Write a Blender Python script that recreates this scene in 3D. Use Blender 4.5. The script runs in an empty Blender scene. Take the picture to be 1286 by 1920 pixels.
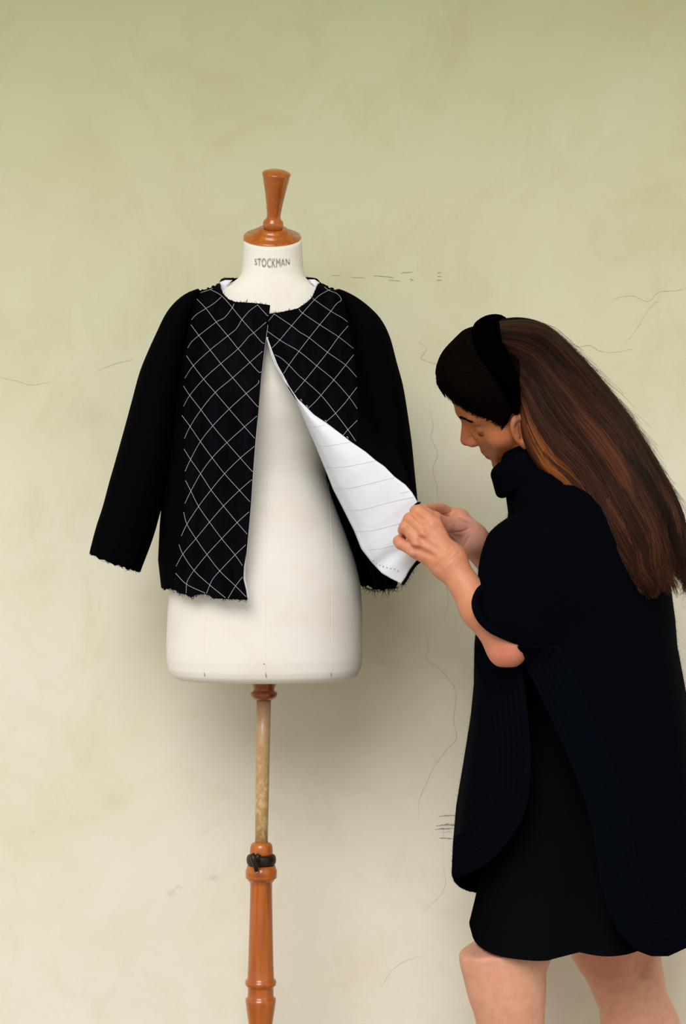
import bpy, math, random
import numpy as np
from mathutils import Vector, Matrix

# ------------------------------------------------------------------ camera, world, sun, exposure
SC = bpy.context.scene
COL = SC.collection
CAMY, CAMZ, FOC = -3.5, 1.24, 3780.0
cd = bpy.data.cameras.new('camera'); cam = bpy.data.objects.new('camera', cd); COL.objects.link(cam)
cam.location = (0, CAMY, CAMZ); cam.rotation_euler = (math.pi / 2, 0, 0)
cd.sensor_fit = 'VERTICAL'; cd.sensor_height = 24; cd.sensor_width = 16.075
cd.lens = 24 * FOC / 1920
cd.dof.use_dof = True; cd.dof.focus_distance = 3.3; cd.dof.aperture_fstop = 7.0
SC.camera = cam
SC.view_settings.view_transform = 'Standard'; SC.view_settings.look = 'None'
SC.view_settings.gamma = 1; SC.view_settings.use_curve_mapping = False
SC.view_settings.exposure = 0.0
wd = bpy.data.worlds.new('world'); SC.world = wd; wd.use_nodes = True
wd.node_tree.nodes['Background'].inputs[0].default_value = (1.0, 0.975, 0.92, 1)
wd.node_tree.nodes['Background'].inputs[1].default_value = 0.78
sd = bpy.data.lights.new('daylight', 'SUN'); sun = bpy.data.objects.new('daylight', sd); COL.objects.link(sun)
sd.energy = 1.95; sd.angle = math.radians(34); sd.color = (1.0, 0.98, 0.945)
sun.rotation_euler = Vector((0.17, 0.80, -0.58)).to_track_quat('-Z', 'Y').to_euler()

rng = np.random.default_rng(7)
random.seed(7)
WALLY = 0.29

# ------------------------------------------------------------------ helpers
def W(px, py, y):
    px = np.asarray(px, float); py = np.asarray(py, float); y = np.asarray(y, float)
    s = (y - CAMY) / FOC
    px, py, y, s = np.broadcast_arrays(px, py, y, s)
    return np.stack([(px - 643) * s, y, CAMZ - (py - 960) * s], -1)

def w3(t):
    return W(t[0], t[1], t[2])

def toz(py, y=0.0):
    return CAMZ - (np.asarray(py, float) - 960) * (y - CAMY) / FOC

def topx(P):
    s = (P[:, 1] - CAMY) / FOC
    return P[:, 0] / s + 643, 960 - (P[:, 2] - CAMZ) / s

def link(o, parent=None):
    COL.objects.link(o)
    if parent is not None: o.parent = parent
    return o

def thing(name, label, cat, loc=(0, 0, 0)):
    o = bpy.data.objects.new(name, None); COL.objects.link(o)
    o['label'] = label; o['category'] = cat; o.empty_display_size = 0.1
    return o

def mesh(name, V, F, mat, parent=None, smooth=True, label=None):
    me = bpy.data.meshes.new(name)
    V = np.asarray(V, np.float32)
    if isinstance(F, np.ndarray):
        n, k = F.shape
        me.vertices.add(len(V)); me.vertices.foreach_set('co', V.ravel())
        me.loops.add(n * k); me.loops.foreach_set('vertex_index', F.astype(np.int32).ravel())
        me.polygons.add(n); me.polygons.foreach_set('loop_start', np.arange(0, n * k, k, dtype=np.int32))
        me.update(calc_edges=True)
    else:
        me.from_pydata([tuple(map(float, v)) for v in V], [], F)
    me.polygons.foreach_set('use_smooth', [smooth] * len(me.polygons))
    me.update()
    if isinstance(mat, (list, tuple)):
        for m in mat: me.materials.append(m)
    elif mat: me.materials.append(mat)
    o = bpy.data.objects.new(name, me); link(o, parent)
    if label: o['label'] = label
    return o

class Acc:
    """collects several small shapes for one mesh object"""
    def __init__(s): s.V = []; s.F = []; s.n = 0
    def add(s, V, F):
        V = np.asarray(V, float)
        s.V.append(V); s.F += [tuple(i + s.n for i in f) for f in F]; s.n += len(V)
    def tube(s, P, r, k=6, caps=True):
        P = np.asarray(P, float); n = len(P)
        r = np.broadcast_to(np.asarray(r, float), (n,))
        T = np.gradient(P, axis=0); T /= np.linalg.norm(T, axis=1)[:, None] + 1e-12
        up = np.array([0.13, -0.21, 0.97]); 
        if abs(T[0] @ up) > 0.9: up = np.array([1.0, 0.1, 0])
        V = []
        for i in range(n):
            a = np.cross(T[i], up); a /= np.linalg.norm(a) + 1e-12
            b = np.cross(a, T[i]); up = b
            for j in range(k):
                t = 2 * math.pi * j / k
                V.append(P[i] + r[i] * (math.cos(t) * a + math.sin(t) * b))
        F = [(i * k + j, i * k + (j + 1) % k, (i + 1) * k + (j + 1) % k, (i + 1) * k + j) for i in range(n - 1) for j in range(k)]
        if caps: F += [tuple(range(k))[::-1], tuple((n - 1) * k + j for j in range(k))]
        s.add(V, F)
    def build(s, name, mat, parent=None, smooth=True, label=None):
        return mesh(name, np.concatenate(s.V), s.F, mat, parent, smooth, label)

def resample(pts, n):
    pts = np.asarray(pts, float)
    d = np.r_[0, np.cumsum(np.linalg.norm(np.diff(pts[:, :2], axis=0), axis=1))]
    t = np.linspace(0, d[-1], n)
    return np.stack([np.interp(t, d, pts[:, i]) for i in range(pts.shape[1])], 1)

def smooth_curve(pts, n, it=3):
    """Catmull-Rom through the points, resampled evenly"""
    p = np.asarray(pts, float)
    if len(p) < 3: return resample(p, n)
    q = np.vstack([2 * p[0] - p[1], p, 2 * p[-1] - p[-2]]); out = []
    for i in range(1, len(q) - 2):
        for t in np.linspace(0, 1, 8, endpoint=False):
            a, b, c, d = q[i - 1], q[i], q[i + 1], q[i + 2]
            out.append(0.5 * (2 * b + (c - a) * t + (2 * a - 5 * b + 4 * c - d) * t * t + (3 * b - a - 3 * c + d) * t ** 3))
    out.append(p[-1])
    return resample(np.array(out), n)

def coons(top, bot, left, right, nu, nv):
    T = resample(top, nu); B = resample(bot, nu); L = resample(left, nv); R = resample(right, nv)
    u = np.linspace(0, 1, nu)[None, :, None]; v = np.linspace(0, 1, nv)[:, None, None]
    T, B, L, R = T[None], B[None], L[:, None], R[:, None]
    return ((1 - v) * T + v * B + (1 - u) * L + u * R
            - ((1 - u) * (1 - v) * T[:, :1] + u * (1 - v) * T[:, -1:] + (1 - u) * v * B[:, :1] + u * v * B[:, -1:]))

def grid_normals(G):
    du = np.gradient(G, axis=1); dv = np.gradient(G, axis=0)
    N = np.cross(du, dv); return N / (np.linalg.norm(N, axis=2, keepdims=True) + 1e-12)

def sheet(name, G, th, mats, parent=None, label=None, toward=(0, -1, 0)):
    """cloth sheet of thickness th; mats = (outside, inside). The outside faces 'toward'"""
    nv, nu = G.shape[:2]
    N = grid_normals(G)
    if (N.reshape(-1, 3) @ np.array(toward)).mean() < 0: N = -N
    A = G.reshape(-1, 3); B = (G - N * th).reshape(-1, 3); n = len(A)
    idx = np.arange(n).reshape(nv, nu)
    q = np.stack([idx[:-1, :-1], idx[:-1, 1:], idx[1:, 1:], idx[1:, :-1]], -1).reshape(-1, 4)
    nn = np.cross(A[q[0, 1]] - A[q[0, 0]], A[q[0, 2]] - A[q[0, 0]])
    if nn @ N.reshape(-1, 3)[q[0, 0]] < 0: q = q[:, ::-1]
    F = [q, q[:, ::-1] + n]
    rim = np.r_[idx[0, :], idx[1:, -1], idx[-1, -2::-1], idx[-2:0:-1, 0]]
    r2 = np.roll(rim, -1)
    F.append(np.stack([rim, r2, r2 + n, rim + n], -1))
    o = mesh(name, np.vstack([A, B]), np.vstack(F), list(mats), parent, True, label)
    k = len(q)
    mi = np.zeros(2 * k + len(rim), np.int32); mi[k:2 * k] = len(mats) - 1
    o.data.polygons.foreach_set('material_index', mi)
    return o

# --- implicit surfaces
def rc(a, b, ra, rb):
    """round cone"""
    a = np.asarray(a, float); b = np.asarray(b, float)
    def f(P):
        ba = b - a; t = np.clip(((P - a) @ ba) / (ba @ ba + 1e-12), 0, 1)
        return np.linalg.norm(P - a - t[:, None] * ba, axis=1) - (ra + (rb - ra) * t)
    return f
def ell(c, r, R=None):
    c = np.asarray(c, float); r = np.asarray(r, float)
    def f(P):
        q = P - c
        if R is not None: q = q @ R
        k = np.linalg.norm(q / r, axis=1); g = np.linalg.norm(q / r ** 2, axis=1) + 1e-9
        return k * (k - 1) / g
    return f
def smin(a, b, k):
    h = np.clip(0.5 + 0.5 * (b - a) / k, 0, 1)
    return b * (1 - h) + a * h - k * h * (1 - h)
def smax(a, b, k): return -smin(-a, -b, k)
def union(fs, k):
    def f(P):
        d = fs[0](P)
        for g in fs[1:]: d = smin(d, g(P), k)
        return d
    return f
def chain(pts, rs, k=0.004):
    return union([rc(pts[i], pts[i + 1], rs[i], rs[i + 1]) for i in range(len(pts) - 1)], k)

def mesh_sdf(f, lo, hi, h, newton=2, lip=1.5):
    lo = np.array(lo, float); hi = np.array(hi, float); B = 8
    nb = np.ceil((hi - lo) / (h * B)).astype(int); n = nb * B
    bi = np.stack(np.meshgrid(*[np.arange(k) for k in nb], indexing='ij'), -1).reshape(-1, 3)
    ctr = lo + (bi + 0.5) * B * h
    d = f(ctr)
    act = np.abs(d) < h * B * 0.87 * lip
    V = np.repeat(np.repeat(np.repeat(d.reshape(nb), B, 0), B, 1), B, 2).astype(np.float32)
    off = np.stack(np.meshgrid(*[np.arange(B)] * 3, indexing='ij'), -1).reshape(-1, 3)
    ab = bi[act]
    for s in range(0, len(ab), 400):
        ii = (ab[s:s + 400, None, :] * B + off[None]).reshape(-1, 3)
        V[ii[:, 0], ii[:, 1], ii[:, 2]] = f(lo + ii * h)
    V[[0, -1]] = abs(V[[0, -1]]) + h; V[:, [0, -1]] = abs(V[:, [0, -1]]) + h; V[:, :, [0, -1]] = abs(V[:, :, [0, -1]]) + h
    S = V < 0
    c = [S[i:n[0] - 1 + i, j:n[1] - 1 + j, k:n[2] - 1 + k] for i in (0, 1) for j in (0, 1) for k in (0, 1)]
    anyv = c[0].copy(); allv = c[0].copy()
    for x in c[1:]: anyv |= x; allv &= x
    cells = np.argwhere(anyv & ~allv)
    if len(cells) == 0: return np.zeros((0, 3)), np.zeros((0, 4), int)
    ID = -np.ones(anyv.shape, np.int32); ID[cells[:, 0], cells[:, 1], cells[:, 2]] = np.arange(len(cells))
    acc = np.zeros((len(cells), 3)); cnt = np.zeros(len(cells))
    corners = [(i, j, k) for i in (0, 1) for j in (0, 1) for k in (0, 1)]
    cv = {q: V[cells[:, 0] + q[0], cells[:, 1] + q[1], cells[:, 2] + q[2]] for q in corners}
    for a in corners:
        for ax in range(3):
            if a[ax] == 0:
                b = list(a); b[ax] = 1; b = tuple(b)
                va, vb = cv[a], cv[b]; m = (va < 0) != (vb < 0)
                t = np.where(m, va / (va - vb + 1e-20), 0)
                p = np.tile(np.array(a, float), (len(cells), 1)); p[:, ax] = t
                acc[m] += p[m]; cnt[m] += 1
    P = lo + (cells + acc / cnt[:, None]) * h
    Q = []
    for ax in range(3):
        u, v = (ax + 1) % 3, (ax + 2) % 3
        sl0 = [slice(1, n[i] - 1) for i in range(3)]; sl1 = list(sl0)
        sl0[ax] = slice(0, n[ax] - 1); sl1[ax] = slice(1, n[ax])
        s0 = S[tuple(sl0)]; s1 = S[tuple(sl1)]
        e = np.argwhere(s0 != s1)
        if len(e) == 0: continue
        flip = s0[e[:, 0], e[:, 1], e[:, 2]]
        base = e.copy(); base[:, u] += 1; base[:, v] += 1
        def idc(du, dv):
            q = base.copy(); q[:, u] += du; q[:, v] += dv
            return ID[q[:, 0], q[:, 1], q[:, 2]]
        quad = np.stack([idc(-1, -1), idc(0, -1), idc(0, 0), idc(-1, 0)], -1)
        quad[~flip] = quad[~flip][:, ::-1]
        Q.append(quad)
    Q = np.vstack(Q); Q = Q[(Q >= 0).all(1)]
    for _ in range(newton):
        e = h * 0.3; f0 = f(P)
        g = np.stack([f(P + np.eye(3)[i] * e) - f0 for i in range(3)], -1) / e
        step = (f0 / ((g ** 2).sum(1) + 1e-3))[:, None] * g
        ln = np.linalg.norm(step, axis=1, keepdims=True)
        P = P - step * np.minimum(1, 0.5 * h / (ln + 1e-12)) * 0.8
    return P, Q

def polyd(poly, X, Y):
    """signed distance to polygon (negative inside)"""
    poly = np.asarray(poly, float); n = len(poly)
    d = np.full(X.shape, 1e18); ins = np.zeros(X.shape, bool)
    for i in range(n):
        a = poly[i]; b = poly[(i + 1) % n]; e = b - a
        wx = X - a[0]; wy = Y - a[1]
        t = np.clip((wx * e[0] + wy * e[1]) / (e @ e + 1e-9), 0, 1)
        d = np.minimum(d, (wx - t * e[0]) ** 2 + (wy - t * e[1]) ** 2)
        c = ((a[1] > Y) != (b[1] > Y)) & (X < (b[0] - a[0]) * (Y - a[1]) / (b[1] - a[1] + 1e-12) + a[0])
        ins ^= c
    d = np.sqrt(d)
    return np.where(ins, -d, d)

def hit(f, px, py, y0=-0.5, y1=0.3, fac=0.6, it=60):
    px = np.asarray(px, float); py = np.asarray(py, float); sh = px.shape
    px = px.ravel(); py = py.ravel(); y = np.full(px.shape, y0)
    for _ in range(it):
        d = f(W(px, py, y)); y = np.minimum(y + np.clip(d, -0.02, 0.05) * fac, y1)
    return y.reshape(sh)

# ------------------------------------------------------------------ materials
def mat(name, col, rough=0.6, spec=0.5, **kw):
    m = bpy.data.materials.new(name); m.use_nodes = True
    b = m.node_tree.nodes['Principled BSDF']
    b.inputs['Base Color'].default_value = (*col, 1); b.inputs['Roughness'].default_value = rough
    b.inputs['Specular IOR Level'].default_value = spec
    for k, v in kw.items(): b.inputs[k].default_value = v
    return m
def nd(m, t, **kw):
    n = m.node_tree.nodes.new(t)
    for k, v in kw.items(): setattr(n, k, v)
    return n
def lk(m, a, b): m.node_tree.links.new(a, b)
def noise(m, scale, detail=4, rough=0.6, vec=None, dist=0.0):
    n = nd(m, 'ShaderNodeTexNoise'); n.inputs['Scale'].default_value = scale
    n.inputs['Detail'].default_value = detail; n.inputs['Roughness'].default_value = rough; n.inputs['Distortion'].default_value = dist
    if vec: lk(m, vec, n.inputs['Vector'])
    return n
def coords(m, scale=(1, 1, 1), rot=(0, 0, 0)):
    t = nd(m, 'ShaderNodeTexCoord'); mp = nd(m, 'ShaderNodeMapping')
    mp.inputs['Scale'].default_value = scale; mp.inputs['Rotation'].default_value = rot
    lk(m, t.outputs['Object'], mp.inputs['Vector']); return mp.outputs['Vector']
def ramp(m, src, stops):
    r = nd(m, 'ShaderNodeValToRGB'); e = r.color_ramp.elements
    while len(e) < len(stops): e.new(0.5)
    for i, (p, c) in enumerate(stops):
        e[i].position = p; e[i].color = (*c, 1) if len(c) == 3 else c
    lk(m, src, r.inputs['Fac']); return r.outputs['Color']
def mix(m, fac, a, b, mode='MIX'):
    n = nd(m, 'ShaderNodeMix', data_type='RGBA', blend_type=mode)
    for sock, v in ((n.inputs['Factor'], fac), (n.inputs['A'], a), (n.inputs['B'], b)):
        if isinstance(v, (int, float)): sock.default_value = v
        elif isinstance(v, tuple): sock.default_value = (*v, 1)
        else: lk(m, v, sock)
    return n.outputs['Result']
def bump(m, src, strength, dist=0.001):
    b = nd(m, 'ShaderNodeBump'); b.inputs['Strength'].default_value = strength; b.inputs['Distance'].default_value = dist
    lk(m, src, b.inputs['Height']); lk(m, b.outputs['Normal'], m.node_tree.nodes['Principled BSDF'].inputs['Normal'])
    return b
def bc(m): return m.node_tree.nodes['Principled BSDF'].inputs['Base Color']

# plaster
M_wall = mat('plaster', (0.7, 0.66, 0.5), 0.9, 0.15)
v = coords(M_wall)
n1 = noise(M_wall, 1.5, 6, 0.62, v, 0.7); n2 = noise(M_wall, 6, 7, 0.65, v, 0.9); n3 = noise(M_wall, 220, 3, 0.6, v)
n4 = noise(M_wall, 0.9, 3, 0.5, coords(M_wall, (1, 1, 1.6), (0, 0.5, 0)), 0.3)
cA = ramp(M_wall, n1.outputs['Fac'], [(0.28, (0.735, 0.695, 0.535)), (0.48, (0.785, 0.755, 0.625)), (0.68, (0.815, 0.795, 0.69))])
cB = ramp(M_wall, n2.outputs['Fac'], [(0.30, (0.90, 0.88, 0.80)), (0.5, (1, 1, 1)), (0.7, (1.0, 1.0, 0.99))])
c = mix(M_wall, 0.55, cA, cB, 'MULTIPLY')
# greener and slightly darker higher up the wall: a slow change of colour
sx = nd(M_wall, 'ShaderNodeSeparateXYZ'); lk(M_wall, v, sx.inputs[0])
mr = nd(M_wall, 'ShaderNodeMapRange'); mr.inputs[1].default_value = 0.9; mr.inputs[2].default_value = 2.2; lk(M_wall, sx.outputs['Z'], mr.inputs[0])
c = mix(M_wall, mr.outputs[0], mix(M_wall, 1.0, c, (1.02, 1.0, 1.03), 'MULTIPLY'), mix(M_wall, 1.0, c, (0.91, 0.955, 0.73), 'MULTIPLY'))
# soft rubbed marks at fixed places on the plaster
for (qx, qy, rx, rz, amt) in ((322, 1674, .014, .012, .42), (334, 1664, .010, .008, .35), (400, 1646, .018, .010, .38), (60, 1560, .012, .008, .2), (1283, 1128, .009, .020, .6), (842, 1552, .016, .018, .35), (455, 221, .0022, .0016, .8), (160, 775, .06, .04, .12)):
    q0 = W(qx, qy, WALLY)
    mp = nd(M_wall, 'ShaderNodeMapping'); mp.vector_type = 'POINT'; mp.inputs['Location'].default_value = (-q0[0] / rx, -q0[1] / .5, -q0[2] / rz); mp.inputs['Scale'].default_value = (1 / rx, 2, 1 / rz); lk(M_wall, v, mp.inputs['Vector'])
    ln_ = nd(M_wall, 'ShaderNodeVectorMath', operation='LENGTH'); lk(M_wall, mp.outputs[0], ln_.inputs[0])
    m1 = nd(M_wall, 'ShaderNodeMapRange', interpolation_type='SMOOTHSTEP'); m1.inputs[1].default_value = 1.0; m1.inputs[2].default_value = 0.1; m1.inputs[3].default_value = 0; m1.inputs[4].default_value = amt; lk(M_wall, ln_.outputs['Value'], m1.inputs[0])
    nn = noise(M_wall, 160, 4, 0.7, v); m2 = nd(M_wall, 'ShaderNodeMath', operation='MULTIPLY'); lk(M_wall, m1.outputs[0], m2.inputs[0])
    m3 = nd(M_wall, 'ShaderNodeMapRange'); m3.inputs[1].default_value = 0.35; m3.inputs[2].default_value = 0.6; lk(M_wall, nn.outputs['Fac'], m3.inputs[0]); lk(M_wall, m3.outputs[0], m2.inputs[1])
    c = mix(M_wall, m2.outputs[0], c, (0.42, 0.42, 0.37))
lk(M_wall, c, bc(M_wall))
hb = mix(M_wall, 0.5, n3.outputs['Fac'], n2.outputs['Fac'], 'ADD')
bump(M_wall, hb, 0.35, 0.0012)

M_crack = mat('crack_line', (0.42, 0.40, 0.29), 0.9, 0.1)
M_scuff = mat('scuff', (0.27, 0.27, 0.24), 0.9, 0.1)
M_smudge = mat('smudge', (0.62, 0.61, 0.53), 0.9, 0.1)
M_floor = mat('paving', (0.40, 0.37, 0.31), 0.85, 0.2)
nf = noise(M_floor, 5, 5); lk(M_floor, ramp(M_floor, nf.outputs['Fac'], [(0.3, (0.33, 0.31, 0.26)), (0.7, (0.46, 0.43, 0.36))]), bc(M_floor))

# varnished wood
def wood(name, a, b, rough=0.22):
    m = mat(name, a, rough, 0.5); m.node_tree.nodes['Principled BSDF'].inputs['Coat Weight'].default_value = 0.4
    m.node_tree.nodes['Principled BSDF'].inputs['Coat Roughness'].default_value = 0.15
    v = coords(m, (60, 60, 5)); n = noise(m, 1.0, 4, 0.6, v, 0.6)
    lk(m, ramp(m, n.outputs['Fac'], [(0.35, a), (0.65, b)]), bc(m)); return m
M_wood = wood('varnished_wood', (0.35, 0.078, 0.009), (0.50, 0.135, 0.016))
M_woodd = wood('dark_varnished_wood', (0.20, 0.035, 0.008), (0.32, 0.065, 0.013))
M_pole = mat('worn_pole', (0.42, 0.27, 0.13), 0.3, 0.5)
v = coords(M_pole, (1, 1, 0.7)); n = noise(M_pole, 90, 5, 0.7, v, 1.0); s = nd(M_pole, 'ShaderNodeSeparateXYZ'); lk(M_pole, coords(M_pole), s.inputs[0])
mr = nd(M_pole, 'ShaderNodeMapRange'); mr.inputs[1].default_value = 0.66; mr.inputs[2].default_value = 0.88; lk(M_pole, s.outputs['Z'], mr.inputs[0])
c1 = ramp(M_pole, n.outputs['Fac'], [(0.45, (0.52, 0.31, 0.115)), (0.66, (0.76, 0.60, 0.33))])
c2 = ramp(M_pole, n.outputs['Fac'], [(0.35, (0.40, 0.24, 0.125)), (0.65, (0.45, 0.285, 0.155))])
lk(M_pole, mix(M_pole, mr.outputs[0], c1, c2), bc(M_pole)); bump(M_pole, n.outputs['Fac'], 0.3, 0.0006)
M_iron = mat('blackened_iron', (0.03, 0.02, 0.017), 0.38, 0.5, Metallic=0.6)

# linen of the form
M_linen = mat('linen', (0.78, 0.73, 0.66), 0.85, 0.2)
v = coords(M_linen); n = noise(M_linen, 7, 5, 0.6, v, 0.4)
w1 = nd(M_linen, 'ShaderNodeTexWave', wave_type='BANDS', bands_direction='X'); w1.inputs['Scale'].default_value = 330; w1.inputs['Distortion'].default_value = 1.5; lk(M_linen, v, w1.inputs['Vector'])
w2 = nd(M_linen, 'ShaderNodeTexWave', wave_type='BANDS', bands_direction='Z'); w2.inputs['Scale'].default_value = 330; w2.inputs['Distortion'].default_value = 1.5; lk(M_linen, v, w2.inputs['Vector'])
lk(M_linen, ramp(M_linen, n.outputs['Fac'], [(0.3, (0.79, 0.74, 0.67)), (0.5, (0.84, 0.81, 0.76)), (0.75, (0.87, 0.85, 0.81))]), bc(M_linen))
bump(M_linen, mix(M_linen, 0.5, w1.outputs['Color'], w2.outputs['Color'], 'ADD'), 0.10, 0.0004)
M_ink = mat('faded_ink', (0.12, 0.11, 0.08), 0.85, 0.2)
n = noise(M_ink, 300, 3, 0.6, coords(M_ink)); lk(M_ink, ramp(M_ink, n.outputs['Fac'], [(0.42, (0.13, 0.12, 0.085)), (0.62, (0.45, 0.42, 0.35))]), bc(M_ink))
M_seam = mat('seam', (0.64, 0.58, 0.48), 0.9, 0.2)

# cloths
M_wool = mat('black_wool', (0.0017, 0.0017, 0.0026), 0.95, 0.015)
n = noise(M_wool, 700, 3, 0.7, coords(M_wool)); bump(M_wool, n.outputs['Fac'], 0.5, 0.001)
b = M_wool.node_tree.nodes['Principled BSDF']; b.inputs['Sheen Weight'].default_value = 0.0
M_satin = mat('black_crepe', (0.003, 0.003, 0.004), 0.6, 0.015)
v = coords(M_satin); n = noise(M_satin, 26, 4, 0.6, coords(M_satin, (2.2, 1, 0.5)), 0.5); n2_ = noise(M_satin, 900, 2, 0.5, v)
lk(M_satin, ramp(M_satin, n.outputs['Fac'], [(0.4, (0.0016, 0.0016, 0.0024)), (0.7, (0.0036, 0.0036, 0.0062))]), bc(M_satin))
bump(M_satin, mix(M_satin, 0.5, n.outputs['Fac'], n2_.outputs['Fac'], 'ADD'), 0.35, 0.0014)
M_lining = mat('white_cotton', (0.79, 0.81, 0.90), 0.9, 0.15)
n = noise(M_lining, 45, 5, 0.6, coords(M_lining), 0.4); bump(M_lining, n.outputs['Fac'], 0.55, 0.002)
M_thread = mat('white_thread', (0.52, 0.56, 0.66), 0.8, 0.2)
M_pthread = mat('grey_thread', (0.66, 0.665, 0.74), 0.9, 0.1)
M_bthread = mat('black_thread', (0.01, 0.01, 0.012), 0.9, 0.1)
M_knit = mat('navy_knit', (0.0018, 0.0023, 0.0048), 0.95, 0.015)
b = M_knit.node_tree.nodes['Principled BSDF']; b.inputs['Sheen Weight'].default_value = 0.003; b.inputs['Sheen Roughness'].default_value = 0.35; b.inputs['Sheen Tint'].default_value = (0.35, 0.5, 0.9, 1)
v = coords(M_knit); wv = nd(M_knit, 'ShaderNodeTexWave', wave_type='BANDS', bands_direction='Z'); wv.inputs['Scale'].default_value = 120; wv.inputs['Distortion'].default_value = 3; lk(M_knit, v, wv.inputs['Vector'])
n = noise(M_knit, 350, 4, 0.7, v); bump(M_knit, mix(M_knit, 0.5, wv.outputs['Color'], n.outputs['Fac'], 'ADD'), 0.5, 0.0018)
M_rib = mat('ribbed_knit', (0.0021, 0.0029, 0.0056), 0.92, 0.0)
b = M_rib.node_tree.nodes['Principled BSDF']; b.inputs['Sheen Weight'].default_value = 0.004; b.inputs['Sheen Roughness'].default_value = 0.35; b.inputs['Sheen Tint'].default_value = (0.35, 0.5, 0.9, 1)
n = noise(M_rib, 300, 4, 0.7, coords(M_rib)); bump(M_rib, n.outputs['Fac'], 0.4, 0.0012)
M_dress = mat('black_dress', (0.0034, 0.0034, 0.0046), 0.9, 0.0)
n = noise(M_dress, 900, 3, 0.6, coords(M_dress)); bump(M_dress, n.outputs['Fac'], 0.3, 0.0008)
M_velvet = mat('black_velvet', (0.0006, 0.0006, 0.0008), 1.0, 0.0)

# skin: base from a colour attribute (lips, knuckles), freckled by noise
M_skin = mat('skin', (0.6, 0.3, 0.2), 0.48, 0.35)
b = M_skin.node_tree.nodes['Principled BSDF']; b.inputs['Subsurface Weight'].default_value = 0.12
b.inputs['Subsurface Radius'].default_value = (1.0, 0.3, 0.15); b.inputs['Subsurface Scale'].default_value = 0.006
at = nd(M_skin, 'ShaderNodeAttribute'); at.attribute_name = 'tint'
n = noise(M_skin, 55, 5, 0.65, coords(M_skin)); n5 = noise(M_skin, 500, 3, 0.6, coords(M_skin))
cc = mix(M_skin, 0.5, at.outputs['Color'], ramp(M_skin, n.outputs['Fac'], [(0.3, (0.80, 0.68, 0.64)), (0.6, (1, 1, 1))]), 'MULTIPLY')
lk(M_skin, cc, bc(M_skin)); bump(M_skin, n5.outputs['Fac'], 0.18, 0.0006)

def hairmat(name, tones):
    m = mat(name, (0.02, 0.01, 0.006), 0.45, 0.10)
    a = nd(m, 'ShaderNodeAttribute'); a.attribute_name = 'tone'
    lk(m, ramp(m, a.outputs['Fac'], tones), bc(m))
    return m
M_hair = hairmat('brown_hair', [(0.0, (0.006, 0.0024, 0.0016)), (0.35, (0.030, 0.0105, 0.0062)), (0.65, (0.115, 0.037, 0.0145)), (1.0, (0.50, 0.16, 0.035))])
M_hairfront = hairmat('dark_front_hair', [(0.0, (0.0028, 0.0016, 0.0012)), (0.5, (0.014, 0.006, 0.004)), (1.0, (0.03, 0.012, 0.007))])
_b = M_hairfront.node_tree.nodes['Principled BSDF']; _b.inputs['Roughness'].default_value = 0.8; _b.inputs['Specular IOR Level'].default_value = 0.02
M_hairbase = mat('dark_hair_mass', (0.014, 0.0065, 0.0042), 0.7, 0.1)
M_hairdark = mat('dark_brown_hair', (0.0030, 0.0018, 0.0014), 0.8, 0.03)

# ------------------------------------------------------------------ setting
def box(name, lo, hi, m, kind='structure'):
    x0, y0, z0 = lo; x1, y1, z1 = hi
    V = [(x, y, z) for x in (x0, x1) for y in (y0, y1) for z in (z0, z1)]
    F = [(0, 1, 3, 2), (4, 6, 7, 5), (0, 4, 5, 1), (2, 3, 7, 6), (0, 2, 6, 4), (1, 5, 7, 3)]
    o = mesh(name, V, F, m, None, False); o['kind'] = kind; return o
wall = box('wall_back', (-4.5, WALLY, 0), (4.5, WALLY + 0.3, 2.95), M_wall)
floor = box('floor', (-4.5, -7, -0.1), (4.5, WALLY, 0), M_floor)
eave = box('unseen_eave', (-4.5, -1.25, 2.95), (4.5, WALLY + 0.3, 3.05), M_wall)  # unseen roof overhang, added and sized to shade the upper wall

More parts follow.
